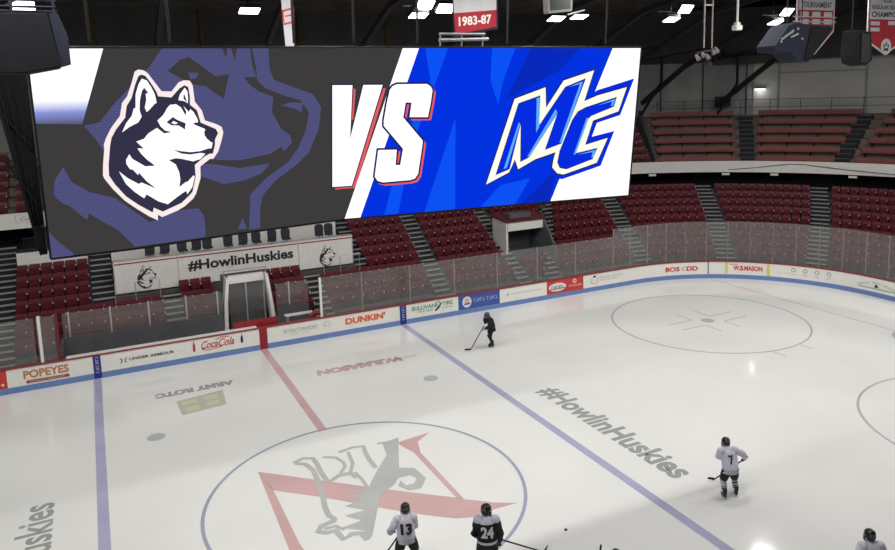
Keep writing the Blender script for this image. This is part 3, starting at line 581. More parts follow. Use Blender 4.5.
for hx, hz in ((-4.38, 2.92), (4.85, 2.82)):
    f = .42
    mp = lambda a, c, hx=hx, hz=hz: (hx + (a - ex) * f, W + PF - .018, hz + (c - ey) * f)
    mp2 = lambda a, c, hx=hx, hz=hz: (hx + (a - ex) * f, W + PF - .024, hz + (c - ey) * f)
    mp3 = lambda a, c, hx=hx, hz=hz: (hx + (a - ex) * f, W + PF - .030, hz + (c - ey) * f)
    e = flat([SCREEN['em_dark']], mp, 'dog_emblem', M_PDARK, fp)
    flat([SCREEN['em_face'], SCREEN['em_ear'], SCREEN['em_ear2']], mp2, 'dog_emblem', M_WHITE, fp)
    flat([SCREEN['em_eye'], SCREEN['em_nose'], SCREEN['em_mouth'], SCREEN['em_bridge']], mp3, 'dog_emblem', M_PDARK, fp)
for xa in (-5.9, 4.3):
    hr = MB()
    hr.tube([(xa, W + 4.4, 2.0), (xa, W + 4.4, 2.95), (xa + 2.0, W + 4.4, 2.95), (xa + 2.0, W + 4.4, 2.0)], .022); hr.tube([(xa + .9, W + 4.4, 2.0), (xa + .9, W + 4.4, 2.95)], .022)
    tag(hr.build('hand_rail', M_ALU), 'thin grey hand rail in front of the %s end of the press box' % ('left' if xa < 0 else 'right'), 'hand rail')
# chairs behind the counter
def press_chair(x, i):
    t = thing('office_chair', 'black office chair behind the white counter, %s from the left' % ORD[i], 'chair', (x, W + 6.6, 3.3), PI + random.uniform(-.3, .3), 'chairs along the press box counter')
    b = MB(); b.box((0, -.02, .46), (.46, .44, .08)); b.build('seat', M_CHAIR, t, False, .02)
    b = MB(); b.prism([(-.23, .47), (.23, .47), (.25, .85), (.21, .98), (.1, 1.03), (-.1, 1.03), (-.21, .98), (-.25, .85)], lambda x, z: (x, -.22, z), lambda x, z: (x, -.28, z)); b.build('backrest', M_CHAIR, t)
    b = MB(); b.tube([(0, 0, .08), (0, 0, .44)], .03); b.build('stem', M_DARK, t)
    b = MB()
    for k in range(5): b.bar((0, 0, .09), (.27 * math.cos(k * 1.257), .27 * math.sin(k * 1.257), .03), .04)
    b.build('star_base', M_DARK, t)
for i, x in enumerate((-4.1, -3.4, -2.5, -1.85, -1.25, -.2, .55, 1.3, 2.1, 2.9, 4.75, 5.3)): press_chair(x, i)
# white ledge with railing above the left block
LG = thing('camera_platform', 'white fronted platform with dark railing above the left seat block', 'platform', (-8.6, W + 8, 3.3)); LG.location = (0, 0, 0)
yb(-10.05, -6.95, 7.85, 7.95, 3.3, 4.28, 'front_panel', M_WHITE, LG); yb(-10.05, -6.95, 7.95, 9.8, 3.6, 3.75, 'platform_floor', M_CONC, LG)
b = MB()
for x in [-9.7 + .12 * i for i in range(23)]: b.box((x, W + 7.95, 4.62), (.03, .03, .7))
b.box((-8.35, W + 7.95, 4.98), (2.8, .05, .05)); b.build('railing', M_DARK, LG)

# ------------------------------------------------------------------ seats
def seat_parts():
    back = MB(); back.prism([(-.238, 0), (.238, 0), (.245, .36), (.228, .42), (-.228, .42), (-.245, .36)], lambda x, z: (x, .14 + .12 * z, .42 + z), lambda x, z: (x, .185 + .12 * z, .42 + z))
    pan = MB(); pan.prism([(-.215, 0), (.215, 0), (.22, .3), (.2, .36), (-.2, .36), (-.22, .3)], lambda x, z: (x, -.06 - .1 * z, .36 + z * .95), lambda x, z: (x, -.01 - .1 * z, .36 + z * .95))
    arm = MB(); arm.box((.243, .0, .62), (.034, .34, .035)); arm.box((.243, .1, .4), (.03, .05, .4)); arm.box((.225, -.1, .645), (.065, .13, .015), 1); arm.box((.243, -.172, .62), (.034, .015, .05), 1)
    leg = MB(); leg.box((.243, .12, .2), (.034, .06, .4)); leg.box((.243, .1, .02), (.034, .22, .04))
    return back, pan, arm, leg
sb, sp, sa, sl = seat_parts()
CHAIRS = []
def edge(n, k, s):
    ub, ut, w = AISLE[n][:3]; u = ub + (ut - ub) * (k - 1) / 8
    return u + s * (w / 2 * (13 / (R + rowd(k) + .5) if u > LX else 1) + .06)
def add_rows(a, e, k0, k1, desc, fd=rowd, fz=rowz, vis=True):
    for k in range(k0, k1 + 1):
        u0 = a if isinstance(a, (int, float)) else edge(a[0], k, 1); u1 = e if isinstance(e, (int, float)) else edge(e[0], k, -1)
        d = fd(k) + .5; us = []; u = u0
        while True:
            w = .52 * (13 / (R + d) if u + .2 > LX else 1.0)
            if u + w > u1 + .02: break
            us.append(u + w / 2); u += w
        gap = (u1 - u) / max(1, len(us))
        for i, uc in enumerate(us):
            p, nn = bowl(uc + gap * (i + .5), d)
            CHAIRS.append((Vector((p.x, p.y, fz(k))), math.atan2(nn.y, nn.x) + PI / 2, k - k0, i, desc, vis))
add_rows(-10.1, -6.95, 1, 7, 'block left of the press box')
add_rows(-6.94, -3.81, 1, 3, 'below left end of the press box')
add_rows(-2.98, -1.4, 1, 4, 'just left of the tunnel doorway')
add_rows(1.1, 3.19, 1, 4, 'just right of the tunnel doorway')
add_rows(4.15, 'a', 1, 3, 'below right end of the press box')
add_rows(6.95, 'a', 4, 9, 'block right of the press box')
add_rows('a', 'b', 1, 9, 'block left of the grey stand entrance')
add_rows('b', 'c', 1, 2, 'in front of the grey stand entrance')
add_rows(16.5, 'c', 7, 9, 'above the grey stand entrance')
add_rows('c', 'd', 1, 9, 'block right of the grey stand entrance')
add_rows('d', 'e', 1, 9, 'block left of the corner stairs')
add_rows('e', 'f', 1, 9, 'block right of the corner stairs')
add_rows('f', 'g', 1, 9, 'block at the far right edge')
add_rows('g', 55, 1, 9, 'end block', vis=False)
bsd = lambda k: 8.6 + .8 * k; bsz = lambda k: 5.85 + .45 * k
add_rows(-12.0, -10.3, 0, 5, 'balcony stairs side', bsd, bsz, vis=False)
add_rows(-9.95, -7.35, 0, 4, 'upper balcony at the left edge', bsd, bsz)
for a in (-7.2, -1.5, 4.2, 10.4, 16.6): add_rows(a, a + 5.4, 0, 4, 'balcony', bsd, bsz, vis=False)
add_rows(23.2, 27.2, 0, 4, 'upper balcony beside the video board', bsd, bsz)
def behind_board(p):
    t = (-2.7 - CAM.y) / (p.y - CAM.y); q = CAM + (p - CAM) * t
    return -7.25 < q.x < 7.3 and 8.42 < q.z < 12.4
def in_view(p):
    d = p - CAM; a = math.atan2(d.x, d.y) - .45
    return -.56 < a < .57
cand = [c for c in CHAIRS if c[5] and in_view(c[0] + Vector((0, 0, .6))) and not behind_board(c[0] + Vector((0, 0, .8)))]
cand.sort(key=lambda c: (c[0] - CAM).length)
near = cand[:300]; nid = set(map(id, near)); rest = [c for c in CHAIRS if id(c) not in nid]
proto = None
for (p, rz, r, i, desc, _) in near:
    lab = 'maroon seat, %s row, %s from left, %s' % (ORD[r], ORD[i], desc)
    if proto is None:
        proto = thing('stadium_seat', lab, 'seat', p, rz, 'maroon stadium seats')
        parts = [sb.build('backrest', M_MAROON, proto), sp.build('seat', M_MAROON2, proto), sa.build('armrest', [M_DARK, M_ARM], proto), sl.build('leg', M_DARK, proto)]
    else:
        t = proto.copy(); COL.objects.link(t); t.location = p; t.rotation_euler = (0, 0, rz); t['label'] = lab
        for q in parts:
            c = q.copy(); COL.objects.link(c); c.parent = t
b = MB()
for (p, rz, r, i, desc, _) in rest:
    M = Matrix.Translation(p) @ Matrix.Rotation(rz, 4, 'Z')
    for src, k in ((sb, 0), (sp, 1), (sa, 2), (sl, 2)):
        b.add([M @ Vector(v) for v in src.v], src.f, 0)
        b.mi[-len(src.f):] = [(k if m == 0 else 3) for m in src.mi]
o = b.build('stadium_seats', [M_MAROON, M_MAROON2, M_DARK, M_ARM]); tag(o, 'remaining rows of maroon folding seats in the farther blocks of the stands', 'seats', None, 'stuff')

# balcony benches
for (u0, u1, desc) in ((UB + .25, 31.38, 'left of the balcony stairs'), (32.4, 36.15, 'between the two balcony stairs'), (36.65, 42.5, 'right of both balcony stairs')):
    for k in range(6):
        d, z = 8.55 + .8 * k, 5.75 + .6 * k
        t = thing('bleacher_bench', 'long faded red balcony bench, %s row up, %s' % (ORD[k], desc), 'bench', (0, 0, 0), 0, 'red balcony benches')
        ua = u0 + (.25 * (k / 5) if u0 < 28 else .14 * k if u0 > 36 else 0)
        sh = .55 * k / 5 if u0 < 36.5 and u0 > 31 else 0; u1_, u1 = u1, u1 + sh - (.35 if sh or (u0 > 31 and u0 < 36.5) else 0)
        b = MB(); sweep(b, urange(ua, u1, .7), [(d + .3, z + .38), (d + .3, z + .43), (d + .62, z + .43), (d + .62, z + .38)]); b.build('seat', M_BENCH, t)
        b = MB(); sweep(b, urange(ua, u1, .7), [(d + .62, z + .34), (d + .66, z + .72), (d + .69, z + .72), (d + .65, z + .34)]); b.build('backrest', M_BENCH, t)
        for u in urange(ua + .15, u1 - .15, 1.5):
            p, n = bowl(u, d + .5); MB().box((p.x, p.y, z + .19), (.06, .06, .38)).build('leg', M_DARK, t)
        u1 = u1_
# railing along the top of the balcony
b = MB()
for u in urange(28.2, 41, 1.2):
    p, _ = bowl(u, 13.45); b.tube([(p.x, p.y, 9.1), (p.x, p.y, 10.25)], .02, 6)
for z in (9.7, 10.25): b.tube([(bowl(u, 13.45)[0].x, bowl(u, 13.45)[0].y, z) for u in urange(28.2, 41, .8)], .02, 6)
tag(b.build('balcony_railing', M_DARK), 'thin dark railing along the top of the upper balcony', 'railing')
# small lamps under the fascia and a dark conduit on its face
b = MB(); b.tube([tuple(bowl(u, BD - .03)[0].xy) + (z,) for u, z in ((31.0, 5.6), (32.3, 5.75), (33.9, 6.02), (34.6, 6.0), (36.4, 5.75), (39, 5.56))], .02, 6)
tag(b.build('cable', M_DARK), 'thin dark cable looping along the white balcony front', 'cable')
for i, u in enumerate((27.2, 30.9, 33.2, 36.7)):
    p, n = bowl(u, BD + .25); t = thing('downlight', 'small white box lamp under the balcony front, %s from the left' % ORD[i], 'lamp', (p.x, p.y, 5.2), math.atan2(n.y, n.x) + PI / 2, 'lamps under the balcony front')
    b = MB(); b.box((0, 0, .08), (.5, .25, .16)); b.build('housing', M_WHITE, t, False, .02)
    b = MB(); b.box((0, 0, .2), (.08, .08, .1)); b.build('bracket', M_DARK, t)
fz = flat([rect(-9.95, 5.72, -8.9, 6.12)], lambda x, z: (x, W + BD - .006, z), 'poster', M_PGREY, None); tag(fz, 'pale framed logo panel on the balcony front at the left edge', 'panel')
flat([rect(-9.92, 5.75, -8.93, 6.09)], lambda x, z: (x, W + BD - .012, z), 'panel_face', M_WHITE, fz)
lettering([('Coca', -9.75, 5.82, -9.1, 6.03, .01, .45)], lambda x, z: (x, W + BD - .016, z), 'lettering', M_PGREY2, fz)
# ------------------------------------------------------------------ the hanging video board
TILT = math.atan(.119)
VB = thing('video_board', 'huge hanging video board showing a dog head, VS and blue letters MC', 'scoreboard', (.038, -2.6, 8.37)); VB.rotation_euler = (TILT, 0, 0)
b = MB(); b.box((0.02, .32, 2.2), (14.5, .5, 3.4)); b.build('cabinet', M_BLACK, VB)
EDGE = [(-7.29, .0), (-5.71, .02), (-3.57, .11), (-1.16, .18), (1.91, .11), (4.64, .06), (7.29, .0)]
def zbot(x):
    for (a, p), (c, q) in zip(EDGE, EDGE[1:]):
        if x <= c: return p + (q - p) * (x - a) / (c - a)
    return 0
SCN = MB().prism(EDGE + [(7.31, 4.115), (-7.27, 4.115)], lambda x, z: (x, .005, z), lambda x, z: (x, .075, z)).build('screen', glow('led_charcoal', rgb(61, 59, 60), 1.0, .0), VB)
def layer(k): return lambda x, z: (x, -.004 - .006 * k, 2.057 + z)
def show(names, m, k, name): return flat([SCREEN[n] for n in names], layer(k), name, m, SCN)
def clip(poly, x0=-7.27, x1=7.31, z0=-2.057, z1=2.057): return [(min(max(x, x0), x1), min(max(z, zbot(x) - 2.057), z1)) for x, z in poly]
for k in SCREEN: SCREEN[k] = clip(SCREEN[k])
G_PUR = glow('led_purple', rgb(80, 80, 125), 1.0, .07); G_WHT = glow('led_white', (1, 1, 1, 1), 1.15); G_CREAM = glow('led_cream', rgb(255, 250, 236), 1.05)
G_PINK = glow('led_pinkwhite', rgb(252, 238, 236), 1.0); G_INK = glow('led_ink', rgb(52, 50, 72), 1.0)
G_BLUE = glow('led_blue', rgb(2, 50, 224), 1.0, .05); G_BL2 = glow('led_blue_light', rgb(12, 82, 244), 1.0, .05); G_BL3 = glow('led_blue_dark', rgb(8, 42, 188), 1.0)
G_ROYAL = glow('led_royal', rgb(6, 44, 225), 1.0); G_SKY = glow('led_sky', rgb(95, 175, 250), 1.0); G_REDL = glow('led_red', rgb(232, 92, 96), 1.0); G_NAVY = glow('led_navy', rgb(34, 34, 84), 1.0)
def fade_material():
    m = glow('led_fade', (1, 1, 1, 1), 1.15); nt = m.node_tree; e = nt.nodes['Emission']
    tc = nt.nodes.new('ShaderNodeTexCoord'); sx = nt.nodes.new('ShaderNodeSeparateXYZ'); rp = nt.nodes.new('ShaderNodeValToRGB')
    mr = nt.nodes.new('ShaderNodeMapRange'); mr.inputs['From Min'].default_value = 2.057 + .58; mr.inputs['From Max'].default_value = 2.057 + 1.12
    nt.links.new(tc.outputs['Object'], sx.inputs[0]); nt.links.new(sx.outputs['Z'], mr.inputs['Value']); nt.links.new(mr.outputs['Result'], rp.inputs['Fac'])
    rp.color_ramp.elements[0].color = rgb(66, 66, 84); rp.color_ramp.elements[1].color = (1, 1, 1, 1)
    x = rp.color_ramp.elements.new(.5); x.color = rgb(130, 140, 205)
    nt.links.new(rp.outputs['Color'], e.inputs['Color']); return m
show(['white_panel'], fade_material(), 1, 'screen_panel')
show(['bg_face', 'bg_chin', 'bg_band', 'bg_neck', 'bg_tuft', 'bg_wisp'], G_PUR, 1, 'screen_backdrop')
show(['bg_brow'], glow('led_charcoal', rgb(61, 59, 60)), 2, 'screen_backdrop'); show(['bg_eye'], G_PUR, 3, 'screen_backdrop'); show(['bg_nose'], G_PUR, 3, 'screen_backdrop')
show(['blue'], G_BLUE, 1, 'screen_panel')
for n in ('bl_a', 'bl_b', 'bl_c', 'bl_f'): show([n], G_BL2, 2, 'screen_backdrop')
for n in ('bl_d', 'bl_e'): show([n], G_BL3, 2, 'screen_backdrop')
show(['stripe'], G_WHT, 3, 'screen_panel'); show(['right_white'], G_WHT, 3, 'screen_panel')
show(['em_out'], G_PINK, 4, 'dog_emblem'); show(['em_dark'], G_INK, 5, 'dog_emblem')
show(['em_face', 'em_ear', 'em_ear2'], G_WHT, 6, 'dog_emblem'); show(['em_eye', 'em_nose', 'em_bridge', 'em_mouth', 'em_ear2d'], G_INK, 7, 'dog_emblem'); show(['em_eyew'], G_WHT, 8, 'dog_emblem')
def grow(poly, d):
    P = [Vector(p) for p in poly]; A = sum(P[i].x * P[(i + 1) % len(P)].y - P[(i + 1) % len(P)].x * P[i].y for i in range(len(P))); sg = 1 if A > 0 else -1; out = []
    for i in range(len(P)):
        e0 = (P[i] - P[i - 1]).normalized(); e1 = (P[(i + 1) % len(P)] - P[i]).normalized()
        n0 = Vector((e0.y, -e0.x)) * sg; n1 = Vector((e1.y, -e1.x)) * sg; n = n0 + n1
        n = n / max(.35, n.length_squared / 2) if n.length > .01 else n0
        if n.length > 1.8: n = n.normalized() * 1.8
        out.append(tuple(P[i] + n * d))
    return out
show(['vr1'], G_REDL, 4, 'versus_lettering'); show(['vr2'], G_REDL, 4, 'versus_lettering'); show(['v'], G_WHT, 6, 'versus_lettering')
SCREEN['v_edge'] = grow(SCREEN['v'], .03); show(['v_edge'], G_NAVY, 5, 'versus_lettering')
SCREEN['s_edge'] = grow(SCREEN['s'], .045); SCREEN['sr_edge'] = grow(SCREEN['sr'], .02)
show(['sr_edge'], G_REDL, 7, 'versus_lettering'); show(['s_edge'], G_NAVY, 8, 'versus_lettering'); show(['s'], G_WHT, 9, 'versus_lettering')
show(['mc_blue'], G_ROYAL, 4, 'team_lettering'); SCREEN['mc_rim'] = grow(SCREEN['mc_cream'], .035); show(['mc_rim'], G_NAVY, 5, 'team_lettering')
show(['mc_cream'], G_CREAM, 6, 'team_lettering')
for n in ('mc_m', 'mc_c'): SCREEN[n + '_e'] = grow(SCREEN[n], .022)
show(['mc_m_e', 'mc_c_e'], G_NAVY, 7, 'team_lettering'); show(['mc_m', 'mc_c'], G_ROYAL, 8, 'team_lettering')
show(['ac1', 'ac2', 'ac3', 'ac4', 'ac5', 'ac6', 'ac7'], G_SKY, 9, 'team_lettering')
# frame, lattice end tower with cables, top rail, hangers
b = MB()
b.box((.02, .03, 4.135), (14.66, .09, .04)); 
for (a, p), (c, q) in zip(EDGE, EDGE[1:]): b.bar((a, .03, p - .02), (c, .03, q - .02), .09, .04)
b.box((-7.29, .03, 2.06), (.04, .09, 4.15)); b.box((7.33, .03, 2.06), (.04, .09, 4.15))
b.build('frame', M_BLACK, VB)
b = MB()
b.prism([(-7.98, 4.0), (-7.36, 4.0), (-7.36, -.02), (-7.46, -.02)], lambda x, z: (x, .35, z), lambda x, z: (x, .6, z)); tw = b.build('end_tower', M_BLACK, VB)
b = MB()
for i in range(3): b.tube([(-7.9 + i * .13, .3, 3.9), (-7.75 + i * .12, .26, 2.6), (-7.62 + i * .08, .28, 1.3), (-7.5 + .04 * i, .3, .3)], .012, 6)
b.build('cable', M_SPKB, tw)
b = MB(); b.bar((-8.0, .3, 4.0), (-7.46, .3, 0), .06); b.bar((-8.05, .3, 3.2), (-7.4, .3, 2.2), .05); b.bar((-7.9, .3, 2.0), (-7.4, .3, 1.0), .05); b.box((-7.44, .2, .4), (.2, .2, .45)); b.build('strut', M_DARK, tw)
b = MB(); b.tube([(1.62, .8, 4.42), (2.9, .8, 4.42)], .03); b.tube([(1.62, .8, 4.27), (3.0, .8, 4.3)], .04)
for x in (1.65, 2.25, 2.85): b.tube([(x, .8, 3.9), (x, .8, 4.42)], .02)
b.build('top_rail', M_ALU, VB)
for x in (-6.2, -4.7, -2.1, -.7, .9, 3.4, 6.5):
    b = MB(); b.tube([(x, .5, 4.2), (x * 1.01, .8, 8.2)], .03, 6); b.build('hanger', M_DARK, VB)

# ------------------------------------------------------------------ roof trusses
for i, x in enumerate((-13, -8.1, -3.2, 1.7, 6.6, 11.5, 16.4, 21.3, 26.2, 31.13, 36.0)):
    yo = 25.9 if x < 30 else (24.5 if x < 32 else 21.5); z0 = 10.2
    if x > 35: pts = [(21.9, 9.84), (17.8, 12.4), (15.6, 13.7), (12.5, 15.4)]
    else: pts = [(yo, z0), (20.2, 12.7), (16.3, 14.2), (13.1, 15.46)]
    b = MB()
    for a, c in zip(pts, pts[1:]): b.bar((x, a[0], a[1]), (x, c[0], c[1]), .24, .3)
    b.bar((x, pts[-1][0], pts[-1][1]), (x, 0, 17.2), .24, .3); b.bar((x, 0, 17.2), (x, -20, 15.4), .24, .3)
    yt = pts[0][0]
    b.bar((x, yt, 13.3), (x, 16.2, 14.0), .14); b.bar((x, pts[1][0] + 2.2, pts[1][1] - .95), (x, pts[1][0] + 2.2, 13.5), .14); b.bar((x, pts[1][0] + 2.2, pts[1][1] - .95), (x, pts[0][0] + .4, pts[0][1] - 1.2), .14)
    for k in range(7):
        y = 11 - k * 3.6; zb = 17.2 - abs(y) * (.131 if y > 0 else .09); zt = 19.5 - abs(y) * .09
        b.bar((x, y, zb), (x, y - 1.8, zt - .2), .1); b.bar((x, y - 1.8, zt - .2), (x, y - 3.6, 17.2 - abs(y - 3.6) * (.131 if y > 3.6 else .09)), .1)
    o = b.build('roof_truss', M_TRUSS); tag(o, 'dark steel roof truss with a sloping knee brace, %s of the row from the left' % ORD[i], 'roof truss', 'steel roof trusses')

# ------------------------------------------------------------------ floodlights
G_LAMP = glow('lamp_lens', (1, .98, .95, 1), 9.0)
LP = 540.0
LPN = 305.0
LTILT = .42
def lamp_head(t, p, tilt, watts, hw=.6, hd=.4, far=False):
    Rm = Matrix.Rotation(tilt, 3, 'X'); b = MB(); b.box(p, (hw + .06, hd + .06, .14), 0, Rm); h = b.build('lamp_head', M_DARK, t)
    q = Vector(p) + Rm @ Vector((0, 0, -.085)); b = MB(); b.box(q, (hw, hd, .03), 0, Rm); b.build('lens', G_LAMP, h)
    la = bpy.data.lights.new('flood_bulb', 'AREA'); la.shape = 'RECTANGLE'; la.size = hw - .02; la.size_y = hd - .02; la.energy = watts; la.color = (1, .985, .95); la.spread = math.radians(180)
    lo = bpy.data.objects.new('flood_bulb', la); COL.objects.link(lo); lo.parent = t; lo.location = Vector(p) + Rm @ Vector((0, 0, -.12)); lo.rotation_euler = (LTILT if far else 0, 0, 0)
def floodlight(x, y, z, heads, label, top=None, watts=LP):
    t = thing('floodlight', label, 'light', (x, y, z), 0, 'floodlights hanging from the roof')
    zt = 19.4 - abs(y) * .09 - z
    b = MB(); b.tube([(.3, .35, .35), (.3, .35, zt)], .03, 6); b.build('pole', M_DARK, t)
    xs = [h[0] for h in heads]
    b = MB(); b.bar((min(xs) - .5, .35, .32), (max(xs) + .6, .35, .32), .06)
    for h in heads: b.bar((h[0], h[1], h[2]), (h[0], .35, .32), .05)
    b.build('crossbar', M_SPKB, t)
    for h in heads: lamp_head(t, h[:3], h[3], watts / len(heads), *((.66, .44, True) if y > 5 else (.6, .4, False)))
floodlight(-7.81, 7.4, 14.5, [(0, 0, 0, -.5)], 'bright floodlight above the black loudspeaker at the top left')
floodlight(-.96, 7.4, 14.5, [(0, 0, 0, -.3)], 'slim floodlight hanging left of the narrow white banner')
floodlight(5.43, 7.4, 14.45, [(0, 0, 0, -.3), (.3, 0, .4, -.6), (1.15, 0, .27, -.7)], 'triple floodlight just left of the red 1983-87 banner')
floodlight(11.77, 7.4, 14.43, [(0, 0, 0, -.35), (1.18, 0, .1, -.3)], 'twin floodlight below the small green display')
floodlight(18.08, 7.4, 14.49, [(0, 0, 0, -.35), (.83, 0, .46, -.8)], 'twin floodlight left of the hanging twin-pole rig')
floodlight(24.82, 7.4, 14.45, [(0, 0, 0, -.35), (.76, 0, .5, -.8)], 'twin floodlight above the dark blue-grey loudspeaker')
for y in (-.5, -8.0):  # rows out of view, added to even out the light on ice and right end
    for i, x in enumerate((-14, -7.5, -1, 5.5, 12, 18.5, 25, 31.5)):
        floodlight(x, y, 15.5, [(0, 0, 0, 0), (.8, 0, .1, 0)], 'added unseen twin floodlight overhead, %s from the left in the %s row' % (ORD[i], 'middle' if y > -5 else 'near'), watts=LPN if x < 30 else 520)
floodlight(-14.5, 7.4, 14.5, [(0, 0, 0, .1)], 'floodlight beyond the left edge in the far row')

# ------------------------------------------------------------------ loudspeakers
SPK = thing('loudspeaker', 'big black loudspeaker hanging at the top left corner', 'loudspeaker', (-7.6, -6, 11.9))
b = MB(); b.prism([(-1.4, .12), (-1.0, .02), (.5, -.02), (.93, .06), (.98, .1), (.86, .86), (-1.4, .86)], lambda x, z: (x, -.35, z), lambda x, z: (x, .35, z)); b.build('cabinet', M_SPK, SPK, False, .015)
b = MB(); b.prism([(.98, .1), (1.1, .14), (1.1, .55), (1.0, .86), (.88, .86)], lambda x, z: (x, -.32, z), lambda x, z: (x, .5, z)); b.build('lit_side_face', M_SPKB, SPK)  # side face of the cabinet, the purple light on it put into the colour
b = MB()
for z in (.95, 1.12): b.tube([(-1.4, -.3, z), (.98, -.3, z)], .022, 6); b.tube([(-1.4, .3, z), (.98, .3, z)], .022, 6)
for x in (-1.2, -.4, .4, .95): b.tube([(x, -.3, .86), (x, -.3, 1.14)], .02, 6)
b.bar((.3, -.3, .95), (.6, -.3, 1.12), .03); b.bar((-.4, -.3, .95), (-.1, -.3, 1.12), .03); b.build('rigging_rail', M_SPKB, SPK)
b = MB()
for x in (-.9, .7): b.tube([(x, 0, 1.1), (x, 0, 7.0)], .02, 6)
b.build('hanger', M_DARK, SPK)
S2 = thing('loudspeaker', 'dark blue-grey loudspeaker cluster hanging in front of the left pennant', 'loudspeaker', (13.4, -3, 12.0))
b = MB(); b.prism([(-1.12, .5), (-1.08, .32), (-.45, .3), (-.1, .03), (.34, .02), (.78, .42), (1.45, 1.08), (1.2, 1.12), (.1, 1.15), (-.2, 1.2), (-.55, 1.1)], lambda x, z: (x, -.3, z), lambda x, z: (x, .4, z)); b.build('cabinet', M_SPKB, S2, False, .02)
b = MB(); b.prism([(.12, .1), (.34, .1), (.76, .46), (1.36, 1.04), (.4, 1.08)], lambda x, z: (x, -.34, z), lambda x, z: (x, -.3, z)); b.build('grille', M_SPK, S2)
b = MB()
for z in (1.22, 1.36): b.tube([(-.4, -.3, z), (1.5, -.3, z)], .02, 6)
for x, z in ((-.7, .8), (-.45, .9), (-.2, 1.0), (-.9, .62), (.0, .7)): b.ell((x, -.32, z), (.04, .03, .04), 0, 8, 5)
b.bar((-.9, -.32, .68), (-.4, -.32, .95), .05); b.bar((-.5, -.32, .75), (-.2, -.32, .85), .05); b.build('rigging_rail', M_ALU, S2)
b = MB()
for x in (-.3, .35): b.tube([(x, 0, 1.1), (x, 0, 7)], .02, 6)
b.build('hanger', M_DARK, S2)
S3 = thing('loudspeaker', 'grey loudspeaker hanging between the two red and white pennants', 'loudspeaker', (16.1, -3, 11.85))
b = MB(); b.prism([(-.1, .35), (-.02, .12), (.4, .02), (.75, .2), (.62, 1.1), (-.05, 1.15)], lambda x, z: (x, -.25, z), lambda x, z: (x, .3, z)); b.build('cabinet', M_SPK, S3, False, .02)
b = MB(); b.prism([(.12, .12), (.4, .1), (.6, .25), (.5, 1.0), (.12, 1.05)], lambda x, z: (x, -.28, z), lambda x, z: (x, -.25, z)); b.build('grille', M_BLACK, S3)
b = MB(); b.tube([(0, 0, 1.1), (0, 0, 7)], .02, 6); b.build('hanger', M_DARK, S3)
WS = bowl(31.0, 14.3)[0]
t = thing('loudspeaker', 'small black box on the wall behind the upper benches', 'loudspeaker', (WS.x, WS.y, 9.75), math.radians(-40))
b = MB(); b.box((0, 0, .4), (1.1, .5, .75)); b.build('cabinet', M_BLACK, t, False, .02); b = MB(); b.box((0, .3, .4), (.1, .4, .1)); b.build('bracket', M_DARK, t)
b = MB(); b.box((0, 0, -.3), (.06, .06, .8)); b.build('pole', M_DARK, t)

# ------------------------------------------------------------------ banners
M_CLOTHW = mat('cloth_white', rgb(205, 203, 208), .8, vary=.05, scale=2); M_CLOTHR = mat('cloth_red', rgb(172, 38, 50), .8, vary=.08, scale=2)
def hang(t, x0, x1, z):
    b = MB(); b.tube([(x0, .02, z), (x1, .02, z)], .025, 6)
    for x in (x0 + .1, x1 - .1): b.tube([(x, .02, z), (x, .02, 19.0 - t.location.z)], .012, 6)
    b.build('hanging_rod', M_DARK, t)
def cloth(poly, name, m, t, y0=0, y1=.02): return MB().prism(poly, lambda x, z: (x, y0, z), lambda x, z: (x, y1, z)).build(name, m, t)
t = thing('banner', 'red and white banner reading 1983-87 above the video board', 'banner', (5.6, 3, 13.2))
cloth([(-.86, 0), (.82, .3), (.84, 2.0), (-.9, 2.0)], 'border', M_SPKB, t, .021, .04); cl = cloth([(-.80, .1), (.74, .36), (.76, .92), (-.84, .78)], 'red_field', M_CLOTHR, t); cloth([(-.84, .78), (.76, .92), (.78, 2.0), (-.86, 2.0)], 'white_field', M_CLOTHW, t)
lettering([('1983-87', -.68, .36, .56, .66, .03)], lambda x, z: (x, -.008, z + .09 * (x + .68)), 'lettering', M_WHITE, cl); hang(t, -.9, .86, 2.02)
t = thing('banner', 'narrow white banner with red stripes seen nearly edge on', 'banner', (-.73, 3, 12.9), 0)
cl = cloth([(-.13, 0), (.13, 0), (.19, 2.2), (-.21, 2.2)], 'cloth', M_CLOTHW, t)
flat([[(-.17, .62), (.17, .7), (.17, .76), (-.17, .68)], [(-.17, 1.0), (.18, 1.1), (.18, 1.16), (-.18, 1.06)], [(-.17, .7), (-.12, .71), (-.13, 1.05), (-.18, 1.04)], [(.12, .75), (.17, .76), (.18, 1.1), (.13, 1.1)], [(-.09, .86), (.09, .9), (.09, .95), (-.09, .91)], [(-.1, 1.4), (.1, 1.45), (.1, 1.55), (-.1, 1.5)]], lambda x, z: (x, -.006, z), 'printed_mark', M_PRED, cl); hang(t, -.22, .2, 2.22)
def pennant(loc, w, h, tip, label):
    t = thing('pennant', label, 'banner', loc)
    cloth([(-w / 2, tip), (0, 0), (w / 2, tip), (w / 2, h), (-w / 2, h)], 'border', M_CLOTHW, t, .0, .02)
    q = .07; f = cloth([(-w / 2 + q, tip + .03), (0, .09), (w / 2 - q, tip + .03), (w / 2 - q, h), (-w / 2 + q, h)], 'red_field', M_CLOTHR, t, -.012, .0)
    hang(t, -w / 2, w / 2, h + .02); return t, f
fy = lambda x, z: (x, -.022, z)
t, f = pennant((16.95, -1, 12.34), 1.95, 2.9, .82, 'red and white pennant reading NCAA TOURNAMENT behind the hanging loudspeaker')
flat([rect(-.9, 1.54, .9, 2.9)], lambda x, z: (x, -.016, z), 'white_field', M_CLOTHW, f)
lettering([('NCAA', -.55, 1.92, .6, 2.26, .04), ('TOURNAMENT', -.78, 1.62, .78, 1.82, .02)], fy, 'lettering', M_PDARK, f)
